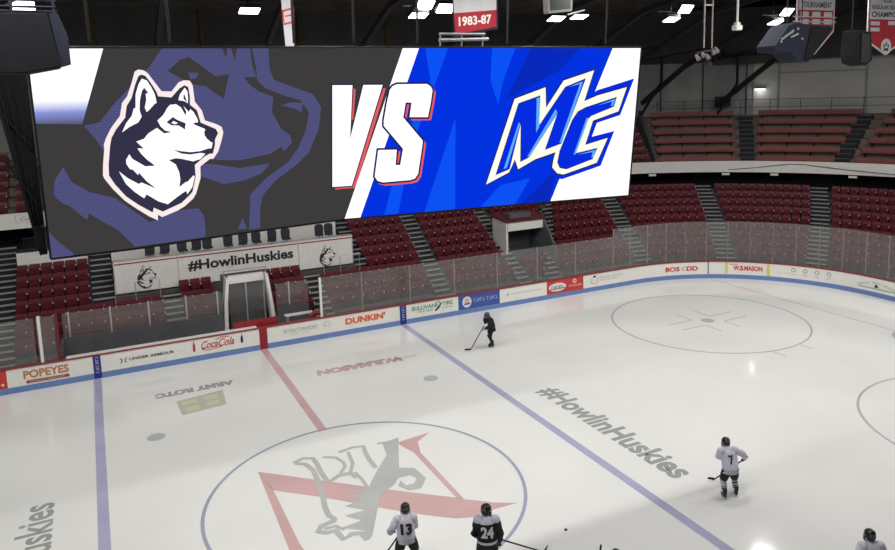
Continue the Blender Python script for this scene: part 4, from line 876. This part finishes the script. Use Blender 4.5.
flat([rect(a + .04, c, a + .46, c + .17) for a in (-.85, -.25, .35) for c in (1.31, 1.06)] + [rect(a + .04, .81, a + .46, .98) for a in (-.85, -.25)], fy, 'printed_mark', M_CLOTHW, f)
flat([disc(0, .28, .17)], fy, 'printed_mark', M_CLOTHW, f)
t, f = pennant((20.85, -1, 12.32), 2.2, 2.9, .5, 'red and white pennant reading CHAMPIONS at the top right edge')
flat([rect(-1.02, 1.3, 1.02, 2.1)], lambda x, z: (x, -.016, z), 'white_field', M_CLOTHW, f)
lettering([('CHAMPIONS', -.92, 1.38, .95, 1.58, .03), ('REGULAR SEASON', -.9, 1.66, .9, 1.82, .02), ('ECAC', -.25, 1.9, .3, 2.04, .02)], fy, 'lettering', M_PDARK, f)
flat([rect(a, c, a + .52, c + .14) for a, c in ((-.95, 1.08), (-.95, .86), (.05, 1.1))] + [rect(-1.0, 2.2, 1.0, 2.34)], fy, 'printed_mark', M_CLOTHW, f)
d = flat([disc(0, .3, .3)], fy, 'round_emblem', M_CLOTHW, f)
flat([disc(-.06, .2, .07, .06), disc(.07, .2, .07, .06), disc(-.12, .33, .045, .06), disc(0, .4, .045, .07), disc(.12, .33, .045, .06)], lambda x, z: (x, -.028, z), 'printed_mark', M_PDARK, d)

# ------------------------------------------------------------------ small hanging fittings
t = thing('display', 'small green framed display hanging at the top above the video board', 'display', (8.95, 3, 14.0))
b = MB(); b.prism([(-.5, .05), (.5, .14), (.54, 1.0), (-.55, 1.0)], lambda x, z: (x, 0, z), lambda x, z: (x, .3, z)); b.build('casing', M_POST, t)
b = MB(); b.prism([(-.42, .14), (.42, .22), (.45, .95), (-.47, .95)], lambda x, z: (x, -.012, z), lambda x, z: (x, 0, z)); b.build('screen', mat('display_green', rgb(26, 52, 40), .3), t)
b = MB(); b.tube([(0, .15, 1), (0, .15, 5)], .03, 6); b.build('pole', M_DARK, t); b = MB(); b.bar((.3, 0, .02), (1.1, .1, .2), .05); b.build('arm', M_ALU, t)
t = thing('lighting_rig', 'twin grey poles carrying a cluster of small lamps', 'lighting rig', (15.95, 3, 12.1))
b = MB()
for x in (-.22, .2): b.tube([(x, 0, .75), (x, 0, 6.8)], .03, 6)
b.bar((-.25, 0, 2.4), (.23, 0, 2.4), .05); b.build('pole', M_POST, t)
b = MB(); b.bar((-.6, 0, .55), (.5, 0, .72), .07); b.bar((-.5, .1, .35), (.4, .1, .5), .06); b.build('crossbar', M_DARK, t)
for x, z in ((-.58, .4), (-.3, .52), (-.05, .42), (.25, .62), (.42, .68), (.0, .2)):
    b = MB(); b.tube([(x, -.1, z - .1), (x, .05, z + .08)], [.09, .06], 10); b.build('lamp_can', M_POST if x != 0 else M_DARK, t)
t = thing('antenna', 'white pole with a small white box hanging right of the twin poles', 'antenna', (17.5, 3, 13.55))
b = MB(); b.tube([(0, 0, .15), (0, 0, 5.4)], .045, 8); b.build('pole', M_WHITE, t); b = MB(); b.box((0, 0, .1), (.34, .25, .2)); b.box((0, 0, .25), (.2, .18, .12)); b.build('housing', M_WHITE, t, False, .02)
WL = bowl(32.45, 14.85)[0]
t = thing('wall_lamp', 'small bright lamp on the wall above the upper benches', 'lamp', (WL.x, WL.y, 10.9), math.radians(-42))
b = MB(); b.box((0, 0, .2), (.8, .3, .1)); b.build('housing', M_DARK, t); b = MB(); b.box((0, -.02, .08), (.72, .26, .12)); b.build('lens', glow('wall_lamp_lens', (1, 1, .97, 1), 1.6), t)
la = bpy.data.lights.new('wall_bulb', 'POINT'); la.energy = 8; la.shadow_soft_size = .15; lo = bpy.data.objects.new('wall_bulb', la); COL.objects.link(lo); lo.parent = t; lo.location = (0, -.35, -.1)
t = thing('duct', 'dark duct hanging on the far wall at the right', 'duct', (0, 0, 0)); b = MB(); sweep(b, urange(30.6, 34.2, .8), [(13.9, 12.9), (13.9, 13.5), (14.5, 13.5), (14.5, 12.9)]); b.build('casing', M_DARK, t)
b = MB()
for u in (31, 32.4, 33.8): p, _ = bowl(u, 14.3); b.box((p.x, p.y, 13.8), (.06, .06, .7))
b.build('strap', M_DARK, t)
# ------------------------------------------------------------------ players
M_SKIN = mat('skin', rgb(205, 160, 138), .55, vary=.04); M_HELM = mat('helmet_black', rgb(24, 24, 28), .3); M_JW = mat('jersey_white', rgb(214, 212, 226), .8, vary=.05, scale=5, bump=.15)
M_JB = mat('jersey_black', rgb(26, 24, 32), .8, vary=.1, scale=5, bump=.15); M_PANT = mat('hockey_pants', rgb(24, 24, 28), .75); M_SOCKW = mat('sock_white', rgb(216, 214, 222), .85)
M_SOCKB = mat('sock_black', rgb(30, 28, 34), .85); M_SKATE = mat('skate_boot', rgb(30, 30, 34), .45); M_BLADE = mat('steel_blade', rgb(190, 190, 195), .25, metal=.8)
M_GLOVE = mat('glove_black', rgb(28, 28, 32), .6); M_EYE = mat('eye_dark', rgb(40, 30, 26), .3); M_STICK = mat('stick_shaft', rgb(58, 54, 54), .45); M_TAPE = mat('stick_tape', rgb(22, 22, 24), .8); M_TRACK = mat('tracksuit_black', rgb(22, 22, 26), .8)

def skin_body(t, J):
    """one continuous body grown over a joint skeleton"""
    names = ['pelvis', 'waist', 'chest', 'neck', 'head', 'crown', 'ls', 'le', 'lw', 'lhand', 'rs', 're', 'rw', 'rhand', 'lh', 'lk', 'la', 'lt', 'rh', 'rk', 'ra', 'rt', 'nose']
    rad = dict(pelvis=.13, waist=.12, chest=.11, neck=.055, head=.095, crown=.07, ls=.06, le=.05, lw=.034, lhand=.04, rs=.07, re=.05, rw=.034, rhand=.04, lh=.1, lk=.065, la=.045, lt=.035, rh=.1, rk=.065, ra=.045, rt=.035, nose=.018)
    ed = [('pelvis', 'waist'), ('waist', 'chest'), ('chest', 'neck'), ('neck', 'head'), ('head', 'crown'), ('head', 'nose'), ('chest', 'ls'), ('ls', 'le'), ('le', 'lw'), ('lw', 'lhand'), ('chest', 'rs'), ('rs', 're'), ('re', 'rw'), ('rw', 'rhand'), ('pelvis', 'lh'), ('lh', 'lk'), ('lk', 'la'), ('la', 'lt'), ('pelvis', 'rh'), ('rh', 'rk'), ('rk', 'ra'), ('ra', 'rt')]
    me = bpy.data.meshes.new('body'); me.from_pydata([J[n] for n in names], [(names.index(a), names.index(b)) for a, b in ed], [])
    me.materials.append(M_SKIN); o = bpy.data.objects.new('body', me); COL.objects.link(o); o.parent = t
    sk = me.skin_vertices if len(me.skin_vertices) else None
    md = o.modifiers.new('skin', 'SKIN'); md.use_smooth_shade = True
    if not len(me.skin_vertices):
        bm = bmesh.new(); bm.from_mesh(me); bm.verts.layers.skin.verify(); bm.to_mesh(me); bm.free()
    for n, v in zip(names, me.skin_vertices[0].data): v.radius = (rad[n], rad[n]); v.use_root = (n == 'pelvis')
    o.modifiers.new('sub', 'SUBSURF').levels = 1
    return o

def person(label, loc, rz, pose, kit, number=None, group=None):
    """standing skater facing +y before turning; pose gives the joints that differ"""
    t = thing('person', label, 'person', loc, rz, group); t.scale = (kit.get('size', .93),) * 3
    J = dict(pelvis=(0, 0, 1.0), waist=(0, .02, 1.15), chest=(0, .05, 1.4), neck=(0, .08, 1.58), head=(0, .12, 1.7), crown=(0, .11, 1.8), nose=(0, .225, 1.69),
             ls=(-.2, .05, 1.49), le=(-.33, .03, 1.24), lw=(-.22, .25, 1.1), rs=(.2, .05, 1.49), re=(.33, .03, 1.24), rw=(.22, .25, 1.1),
             lh=(-.11, 0, .96), lk=(-.15, .1, .56), la=(-.16, 0, .17), lt=(-.17, .16, .12), rh=(.11, 0, .96), rk=(.15, .1, .56), ra=(.16, 0, .17), rt=(.17, .16, .12))
    J.update(pose); J = {k: Vector(v) for k, v in J.items()}
    for s in 'lr': J.setdefault(s + 'hand', J[s + 'w'] + (J[s + 'w'] - J[s + 'e']).normalized() * .1)
    body = skin_body(t, J)
    b = MB()
    f = (J['nose'] - J['head']).normalized(); sd = Vector((f.y, -f.x, 0)).normalized()
    for q in (-1, 1): b.ell(J['head'] + f * .088 + sd * q * .034 + Vector((0, 0, .02)), (.014, .014, .01), 0, 8, 5)
    b.build('eye', M_EYE, body)
    b = MB(); b.ell(J['head'] + f * .094 + Vector((0, 0, -.05)), (.03, .012, .008), 0, 8, 5, f.to_track_quat('Y', 'Z').to_matrix()); b.build('mouth', mat('lips', rgb(160, 92, 88), .5), body)
    for q in (-1, 1): MB().ell(J['head'] + sd * q * .1 + Vector((0, 0, -.005)), (.014, .026, .034), 0, 8, 6, f.to_track_quat('Y', 'Z').to_matrix()).build('ear', M_SKIN, body)
    jm, pm, sm = kit['jersey'], kit['pants'], kit['sock']
    # jersey: torso rings and sleeves
    hem = J['pelvis'] + Vector((0, 0, -.04)); up = (J['chest'] - J['pelvis'])
    right = (J['rs'] - J['ls']).normalized(); fwd = Vector((0, 0, 1)).cross(right).normalized()
    def ring(c, rx, ry, n=20): return [c + right * (rx * math.cos(2 * PI * k / n)) + fwd * (ry * math.sin(2 * PI * k / n)) for k in range(n)]
    TR = [(hem + Vector((0, 0, -.05)), .25, .2), (J['pelvis'] + up * .25, .235, .18), (J['waist'] + up * .15, .24, .175), (J['chest'], .262, .185), (J['chest'] + Vector((0, .01, .09)), .25, .17), (J['chest'].lerp(J['neck'], .72) + Vector((0, 0, .0)), .17, .14), (J['neck'] + Vector((0, 0, .02)), .085, .09)]
    b = MB(); b.loft([ring(*r) for r in TR])
    for s in 'lr':
        S, E, Wr = J[s + 's'], J[s + 'e'], J[s + 'w']
        b.ell(S, (.125, .13, .12), 0, 12, 8)
        b.tube([S, S.lerp(E, .5), E, E.lerp(Wr, .5), E.lerp(Wr, .95)], [.122, .108, .098, .086, .074], 12)
    j = b.build('jersey', jm, t, True)
    if kit.get('yoke'):
        y = MB(); y.loft([ring(J['chest'] + Vector((0, .01, .075)), .256, .178), ring(J['chest'] + Vector((0, .01, .1)), .252, .174), ring(J['chest'].lerp(J['neck'], .72), .176, .146), ring(J['neck'] + Vector((0, 0, .03)), .09, .095)])
        for s in 'lr': y.ell(J[s + 's'] + Vector((0, 0, .03)), (.124, .132, .107), 0, 12, 8)
        y.build('shoulder_yoke', kit['yoke'], j, True)['label'] = 'white shoulder yoke'
        y = MB(); y.loft([ring(J['pelvis'] + up * .02, .241, .191), ring(J['pelvis'] + up * .16, .241, .188)], cap=False); y.build('waist_stripe', kit['yoke'], j, True)['label'] = 'white waist stripe'
    if number:
        c0 = J['waist'].lerp(J['chest'], .62); cz_ = Vector((0, 0, 1)); w, h = .15 * len(number) , .27
        upd = (J['chest'] - J['waist']).normalized()
        def on_back(a, c):
            xx = a; yy = -math.sqrt(max(0, 1 - (xx / .27) ** 2)) * .197
            return c0 + right * xx + fwd * yy + upd * c
        lettering([(number, -w / 2, -h / 2, w / 2, h / 2, .045)], on_back, 'jersey_number', kit['num'], j)
    # pants, socks, skates
    b = MB(); b.loft([ring(J['pelvis'] + Vector((0, 0, .06)), .18, .13), ring(J['pelvis'] + Vector((0, 0, -.04)), .215, .165), ring(J['pelvis'] + Vector((0, 0, -.13)), .2, .16)])
    for s in 'lr':
        H, K = J[s + 'h'], J[s + 'k']; b.tube([H + Vector((0, 0, .02)), H.lerp(K, .5), H.lerp(K, .88 if not kit.get('slim') else 1.0), H.lerp(K, .9) if not kit.get('slim') else K.lerp(J[s + 'a'], .2)], [.135, .135, .118, .1] if not kit.get('slim') else [.115, .1, .092, .085], 14)
    b.build('pants', pm, t, True)
    for s in 'lr':
        H, K, A, T = J[s + 'h'], J[s + 'k'], J[s + 'a'], J[s + 't']
        r = [.085, .098, .092, .07, .06] if not kit.get('slim') else [.084, .08, .075, .062, .06]
        b = MB(); b.tube([H.lerp(K, .8), K, K.lerp(A, .35), K.lerp(A, .75), K.lerp(A, .95)], r, 12); so = b.build('sock' if not kit.get('slim') else 'trouser_leg', sm, t, True)
        if kit.get('stripe'):
            for q in (.3, .5, .66): MB().tube([K.lerp(A, q - .05), K.lerp(A, q + .05)], .1 - .03 * q, 12).build('sock_stripe', kit['stripe'], so)
        d = (T - A); d.z = 0; d.normalize(); n = Vector((d.y, -d.x, 0)); g = Vector((A.x, A.y, 0))
        bo = MB(); zz = A.z - .17
        def rg(c, a, e): return [c + n * (a * math.cos(2 * PI * k / 12)) + d * (e * math.sin(2 * PI * k / 12)) for k in range(12)]
        base = Vector((A.x, A.y, A.z - .17))
        bo.loft([rg(base + d * .06 + Vector((0, 0, .075)), .045, .15), rg(base + d * .06 + Vector((0, 0, .12)), .05, .155), rg(base + d * .035 + Vector((0, 0, .16)), .052, .115), rg(base + Vector((0, 0, .21)), .058, .078), rg(base + Vector((0, 0, .29)), .066, .08)])
        k = bo.build('skate', M_SKATE, t, True)
        Q = d.to_track_quat('Y', 'Z').to_matrix(); bl = MB(); bl.box(base + d * .06 + Vector((0, 0, .018)), (.006, .3, .034), 0, Q); bl.build('blade', M_BLADE, k)
        ho = MB(); ho.box(base + d * .15 + Vector((0, 0, .055)), (.03, .07, .05), 0, Q); ho.box(base - d * .03 + Vector((0, 0, .055)), (.03, .07, .05), 0, Q); ho.build('blade_holder', M_WHITE, k)
    # gloves with cuff, palm, four fingers and a thumb
    for s in 'lr':
        E, Wr = J[s + 'e'], J[s + 'w']; d = (Wr - E).normalized(); Hn = J[s + 'hand']; hd = (Hn - Wr).normalized()
        side = hd.cross(Vector((0, 0, 1))); side = side.normalized() if side.length > .05 else Vector((1, 0, 0)); dn = hd.cross(side).normalized()
        if dn.z > 0: dn = -dn
        m = kit['glove']; big = 1.0 if not kit.get('slim') else .72
        b = MB(); b.tube([Wr - d * .1, Wr - d * .02, Wr + hd * .02], [.074 * big, .066 * big, .055 * big], 12)
        b.ell(Wr + hd * .075, (.05 * big, .056 * big, .036 * big), 0, 12, 8, hd.to_track_quat('Y', 'Z').to_matrix())
        for k, (o_, ln) in enumerate(((-.036, .078), (-.012, .09), (.012, .086), (.036, .066))):
            p = Wr + hd * .11 + side * o_ * big; b.tube([p, p + hd * ln * .45 * big + dn * .012, p + hd * ln * .5 * big + dn * .045 * big, p + hd * .01 + dn * .062 * big], [.017 * big, .017 * big, .015 * big, .012 * big], 8)
        p = Wr + hd * .05 + side * (-.05) * big; b.tube([p, p + hd * .035 + dn * .03 - side * .012, p + hd * .05 + dn * .06], [.018 * big, .017 * big, .013 * big], 8)
        b.build('glove', m, t, True)
    # helmet with ear guards and cage
    hc = J['head'] + Vector((0, 0, .035)); Q = f.to_track_quat('Y', 'Z').to_matrix(); b = MB(); RR = []
    for z, a, c, o_ in ((-.1, .094, .075, -.035), (-.05, .118, .105, -.022), (0.0, .124, .135, 0), (.05, .12, .138, 0), (.09, .1, .12, -.004), (.122, .06, .075, -.008), (.133, .02, .03, -.01)):
        RR.append([hc + Q @ Vector((a * math.cos(2 * PI * k / 16), o_ + c * math.sin(2 * PI * k / 16), z)) for k in range(16)])
    b.loft(RR); he = b.build('helmet', kit['helmet'], t, True)
    b = MB()
    for q in (-1, 1): b.box(hc + Q @ Vector((q * .115, .03, -.09)), (.02, .07, .1), 0, Q)
    b.build('ear_guard', kit['helmet'], he)
    b = MB()
    for q in (-.05, 0, .05): b.box(hc + Q @ Vector((q, -.128 + abs(q) * .15, .03)), (.016, .02, .07), 0, Q)
    b.build('vent', M_PGREY2, he)
    if kit.get('cage'):
        b = MB()
        for z in (-.02, -.06, -.1, -.14): b.tube([hc + Q @ Vector((.12 * math.sin(a), .02 + .135 * math.cos(a), z)) for a in [-1.35 + .3 * i for i in range(10)]], .005, 5)
        for a in (-.9, -.45, 0, .45, .9): b.tube([hc + Q @ Vector((.12 * math.sin(a), .02 + .135 * math.cos(a), z)) for z in (0, -.07, -.14)], .005, 5)
        b.build('cage', M_BLADE, he)
    return t, J

def stick(label, a, c, heel, toe):
    """shaft from butt a through to the heel, blade along the ice to the toe (world points)"""
    t = thing('hockey_stick', label, 'hockey stick', heel)
    H = Vector(heel); a, toe = Vector(a) - H, Vector(toe) - H
    MB().bar(a, (0, 0, .035), .024, .034).build('shaft', M_STICK, t)
    d = (a).normalized(); MB().bar(a - d * .16, a + d * .005, .032, .04).build('grip_tape', M_TAPE, t)
    n = toe.normalized(); s = Vector((-n.y, n.x, 0)); b = MB()
    prof = []
    for i in range(7):
        q = i / 6; p = toe * q + s * (.03 * q * q); h = .075 - .01 * q - (.02 if i == 6 else 0)
        prof.append([p + s * .006 + Vector((0, 0, .004)), p - s * .006 + Vector((0, 0, .004)), p - s * .005 + Vector((0, 0, h)), p + s * .005 + Vector((0, 0, h))])
    b.loft(prof); b.build('stick_blade', M_TAPE, t)
    return t

KW = dict(jersey=M_JW, pants=M_PANT, sock=M_SOCKW, stripe=M_SOCKB, glove=M_GLOVE, helmet=M_HELM, num=M_PDARK, cage=True)
KB = dict(jersey=M_JB, pants=M_PANT, sock=M_SOCKB, stripe=M_SOCKW, glove=M_GLOVE, helmet=M_HELM, num=M_WHITE, cage=True, yoke=M_JW, size=1.0)
KT = dict(jersey=M_TRACK, pants=M_TRACK, sock=M_TRACK, glove=M_GLOVE, helmet=mat('helmet_grey', rgb(70, 70, 76), .35), num=M_WHITE, slim=True)
def world(t, v):
    return Matrix.Translation(t.location) @ Matrix.Rotation(t.rotation_euler.z, 4, 'Z') @ (Vector(v) * t.scale.x)

# number 7: skating away, bent forward, stick held across to the left
t, J = person('player in white jersey number 7 skating away with stick held low', (8.8, -5.2, 0), math.radians(-22), dict(
    pelvis=(0, -.05, .93), waist=(.02, .04, 1.08), chest=(.02, .2, 1.31), neck=(.02, .3, 1.46), head=(.03, .37, 1.56), crown=(.03, .37, 1.66), nose=(.03, .475, 1.53),
    ls=(-.18, .2, 1.39), le=(-.16, .44, 1.1), lw=(.26, .5, .86), rs=(.22, .2, 1.4), re=(.5, .18, 1.24), rw=(.62, .32, 1.04), rhand=(.6, .4, .98), lhand=(.34, .54, .8),
    lh=(-.11, -.04, .9), lk=(-.16, .08, .53), la=(-.17, -.08, .18), lt=(-.18, .08, .12), rh=(.12, -.04, .9), rk=(.2, .12, .53), ra=(.24, .04, .17), rt=(.27, .2, .12)), KW, '7')
stick('dark stick of the white player number 7, blade out to the left', world(t, (.72, .36, 1.06)), None, world(t, (-.02, .98, 0)), world(t, (-.22, 1.04, .04)))
# number 13
t, J = person('player in white jersey number 13 standing on the centre emblem', (-.40, -3.93, 0), math.radians(-14), dict(
    chest=(0, .1, 1.38), neck=(.02, .16, 1.55), head=(.03, .2, 1.66), crown=(.03, .2, 1.76), nose=(.05, .305, 1.65), ls=(-.2, .1, 1.46), le=(-.4, .08, 1.18), lw=(-.36, .3, 1.0), lhand=(-.28, .38, 1.0), rs=(.2, .1, 1.46), re=(.26, .16, 1.2), rw=(.1, .38, 1.08),
    lh=(-.12, 0, .94), lk=(-.2, .1, .54), rh=(.12, 0, .94), rk=(.24, .1, .54), la=(-.24, .0, .17), lt=(-.27, .16, .12), ra=(.3, 0, .17), rt=(.34, .15, .12)), KW, '13')
stick('stick held in front of the white player number 13', world(t, (.16, .46, 1.18)), None, world(t, (-.62, .62, 0)), world(t, (-.86, .74, .03)))
# number 24
t, J = person('player in black jersey number 24 with white shoulders seen from behind', (1.17, -5.09, 0), math.radians(-22), dict(
    rs=(.2, .03, 1.49), re=(.3, -.02, 1.18), rw=(.3, .12, .92), le=(-.29, .0, 1.22), lw=(-.2, .2, 1.04), nose=(.08, .21, 1.68)), KB, '24')
stick('stick reaching right from the black player number 24', world(t, (.12, .2, .98)), None, (2.88, -4.86, 0), (3.1, -4.74, .03))
# bottom right corner
t, J = person('player in white jersey at the bottom right corner, only head and shoulders in view', (8.1, -9.8, 0), math.radians(-25), {}, KW, '10')
stick('stick of the white player at the bottom right corner', world(t, (.2, .38, 1.15)), None, world(t, (-.5, .95, 0)), world(t, (-.76, 1.05, .03)))
# a player just below the bottom edge: only the stick's end and a hand reach into view
# far skater in a black tracksuit
t, J = person('person in black tracksuit and helmet standing with a long stick by the boards', (9.1, 8.85, 0), math.radians(78), dict(
    pelvis=(0, -.06, .95), waist=(0, -.05, 1.1), chest=(0, .03, 1.34), neck=(0, .1, 1.5), head=(0, .17, 1.6), crown=(0, .17, 1.7), nose=(0, .275, 1.57), ls=(-.18, .03, 1.41), le=(-.24, .14, 1.12), lw=(-.1, .3, 1.0), rs=(.18, .03, 1.41), re=(.2, .22, 1.22), rw=(.08, .27, 1.46),
    lk=(-.12, .08, .54), rk=(.12, .06, .54), la=(-.1, -.04, .17), lt=(-.1, .12, .12), ra=(.12, -.1, .17), rt=(.12, .06, .12)), KT)
stick('long stick of the person in the black tracksuit', world(t, (-.06, .36, 1.12)), None, world(t, (-.1, 1.05, 0)), world(t, (-.05, 1.36, .03)))
b = MB(); b.tube([(0, 0, 0), (0, 0, .004), (0, 0, .022), (0, 0, .0254)], [.034, .038, .038, .034], 20); o = b.build('puck', M_TAPE); o.location = (3.93, -4.31, .004); tag(o, 'black puck lying on the white ice', 'puck')
t, J = person('player in white jersey below the bottom edge, right of the puck', (2.85, -7.75, 0), math.radians(-20), dict(rs=(.2, .08, 1.46), re=(.16, .42, 1.26), rw=(.03, .72, 1.1), lw=(-.05, .62, .9), le=(-.25, .3, 1.15)), KW)
stick('upright stick whose end shows at the bottom edge right of the puck', (3.2, -6.72, 1.2), None, (3.35, -6.35, 0), (3.6, -6.27, .03))

# ------------------------------------------------------------------ camera and picture settings
yaw, pitch, roll, f_, pu, pv = .44998, -.14542, -.03061, 735.2, 447.5, 200.93
fw = Vector((math.sin(yaw) * math.cos(pitch), math.cos(yaw) * math.cos(pitch), math.sin(pitch)))
r0 = Vector((math.cos(yaw), -math.sin(yaw), 0)); u0 = r0.cross(fw)
rt = r0 * math.cos(roll) + u0 * math.sin(roll); up = -r0 * math.sin(roll) + u0 * math.cos(roll)
cd = bpy.data.cameras.new('camera'); cam = bpy.data.objects.new('camera', cd); COL.objects.link(cam)
cam.matrix_world = Matrix(((rt.x, up.x, -fw.x, CAM.x), (rt.y, up.y, -fw.y, CAM.y), (rt.z, up.z, -fw.z, CAM.z), (0, 0, 0, 1)))
cd.sensor_width = 36; cd.lens = f_ / 895 * 36; cd.shift_x = 0; cd.shift_y = -(275 - pv) / 895; cd.clip_end = 300
SC.camera = cam
w = bpy.data.worlds.new('world'); SC.world = w; w.use_nodes = True
w.node_tree.nodes['Background'].inputs[0].default_value = (.5, .5, .55, 1); w.node_tree.nodes['Background'].inputs[1].default_value = 0.0
SC.view_settings.view_transform = 'Standard'; SC.view_settings.look = 'None'; SC.view_settings.exposure = 0.0; SC.view_settings.gamma = 1.0
SC.cycles.use_denoising = True; SC.cycles.max_bounces = 6; SC.cycles.transparent_max_bounces = 24
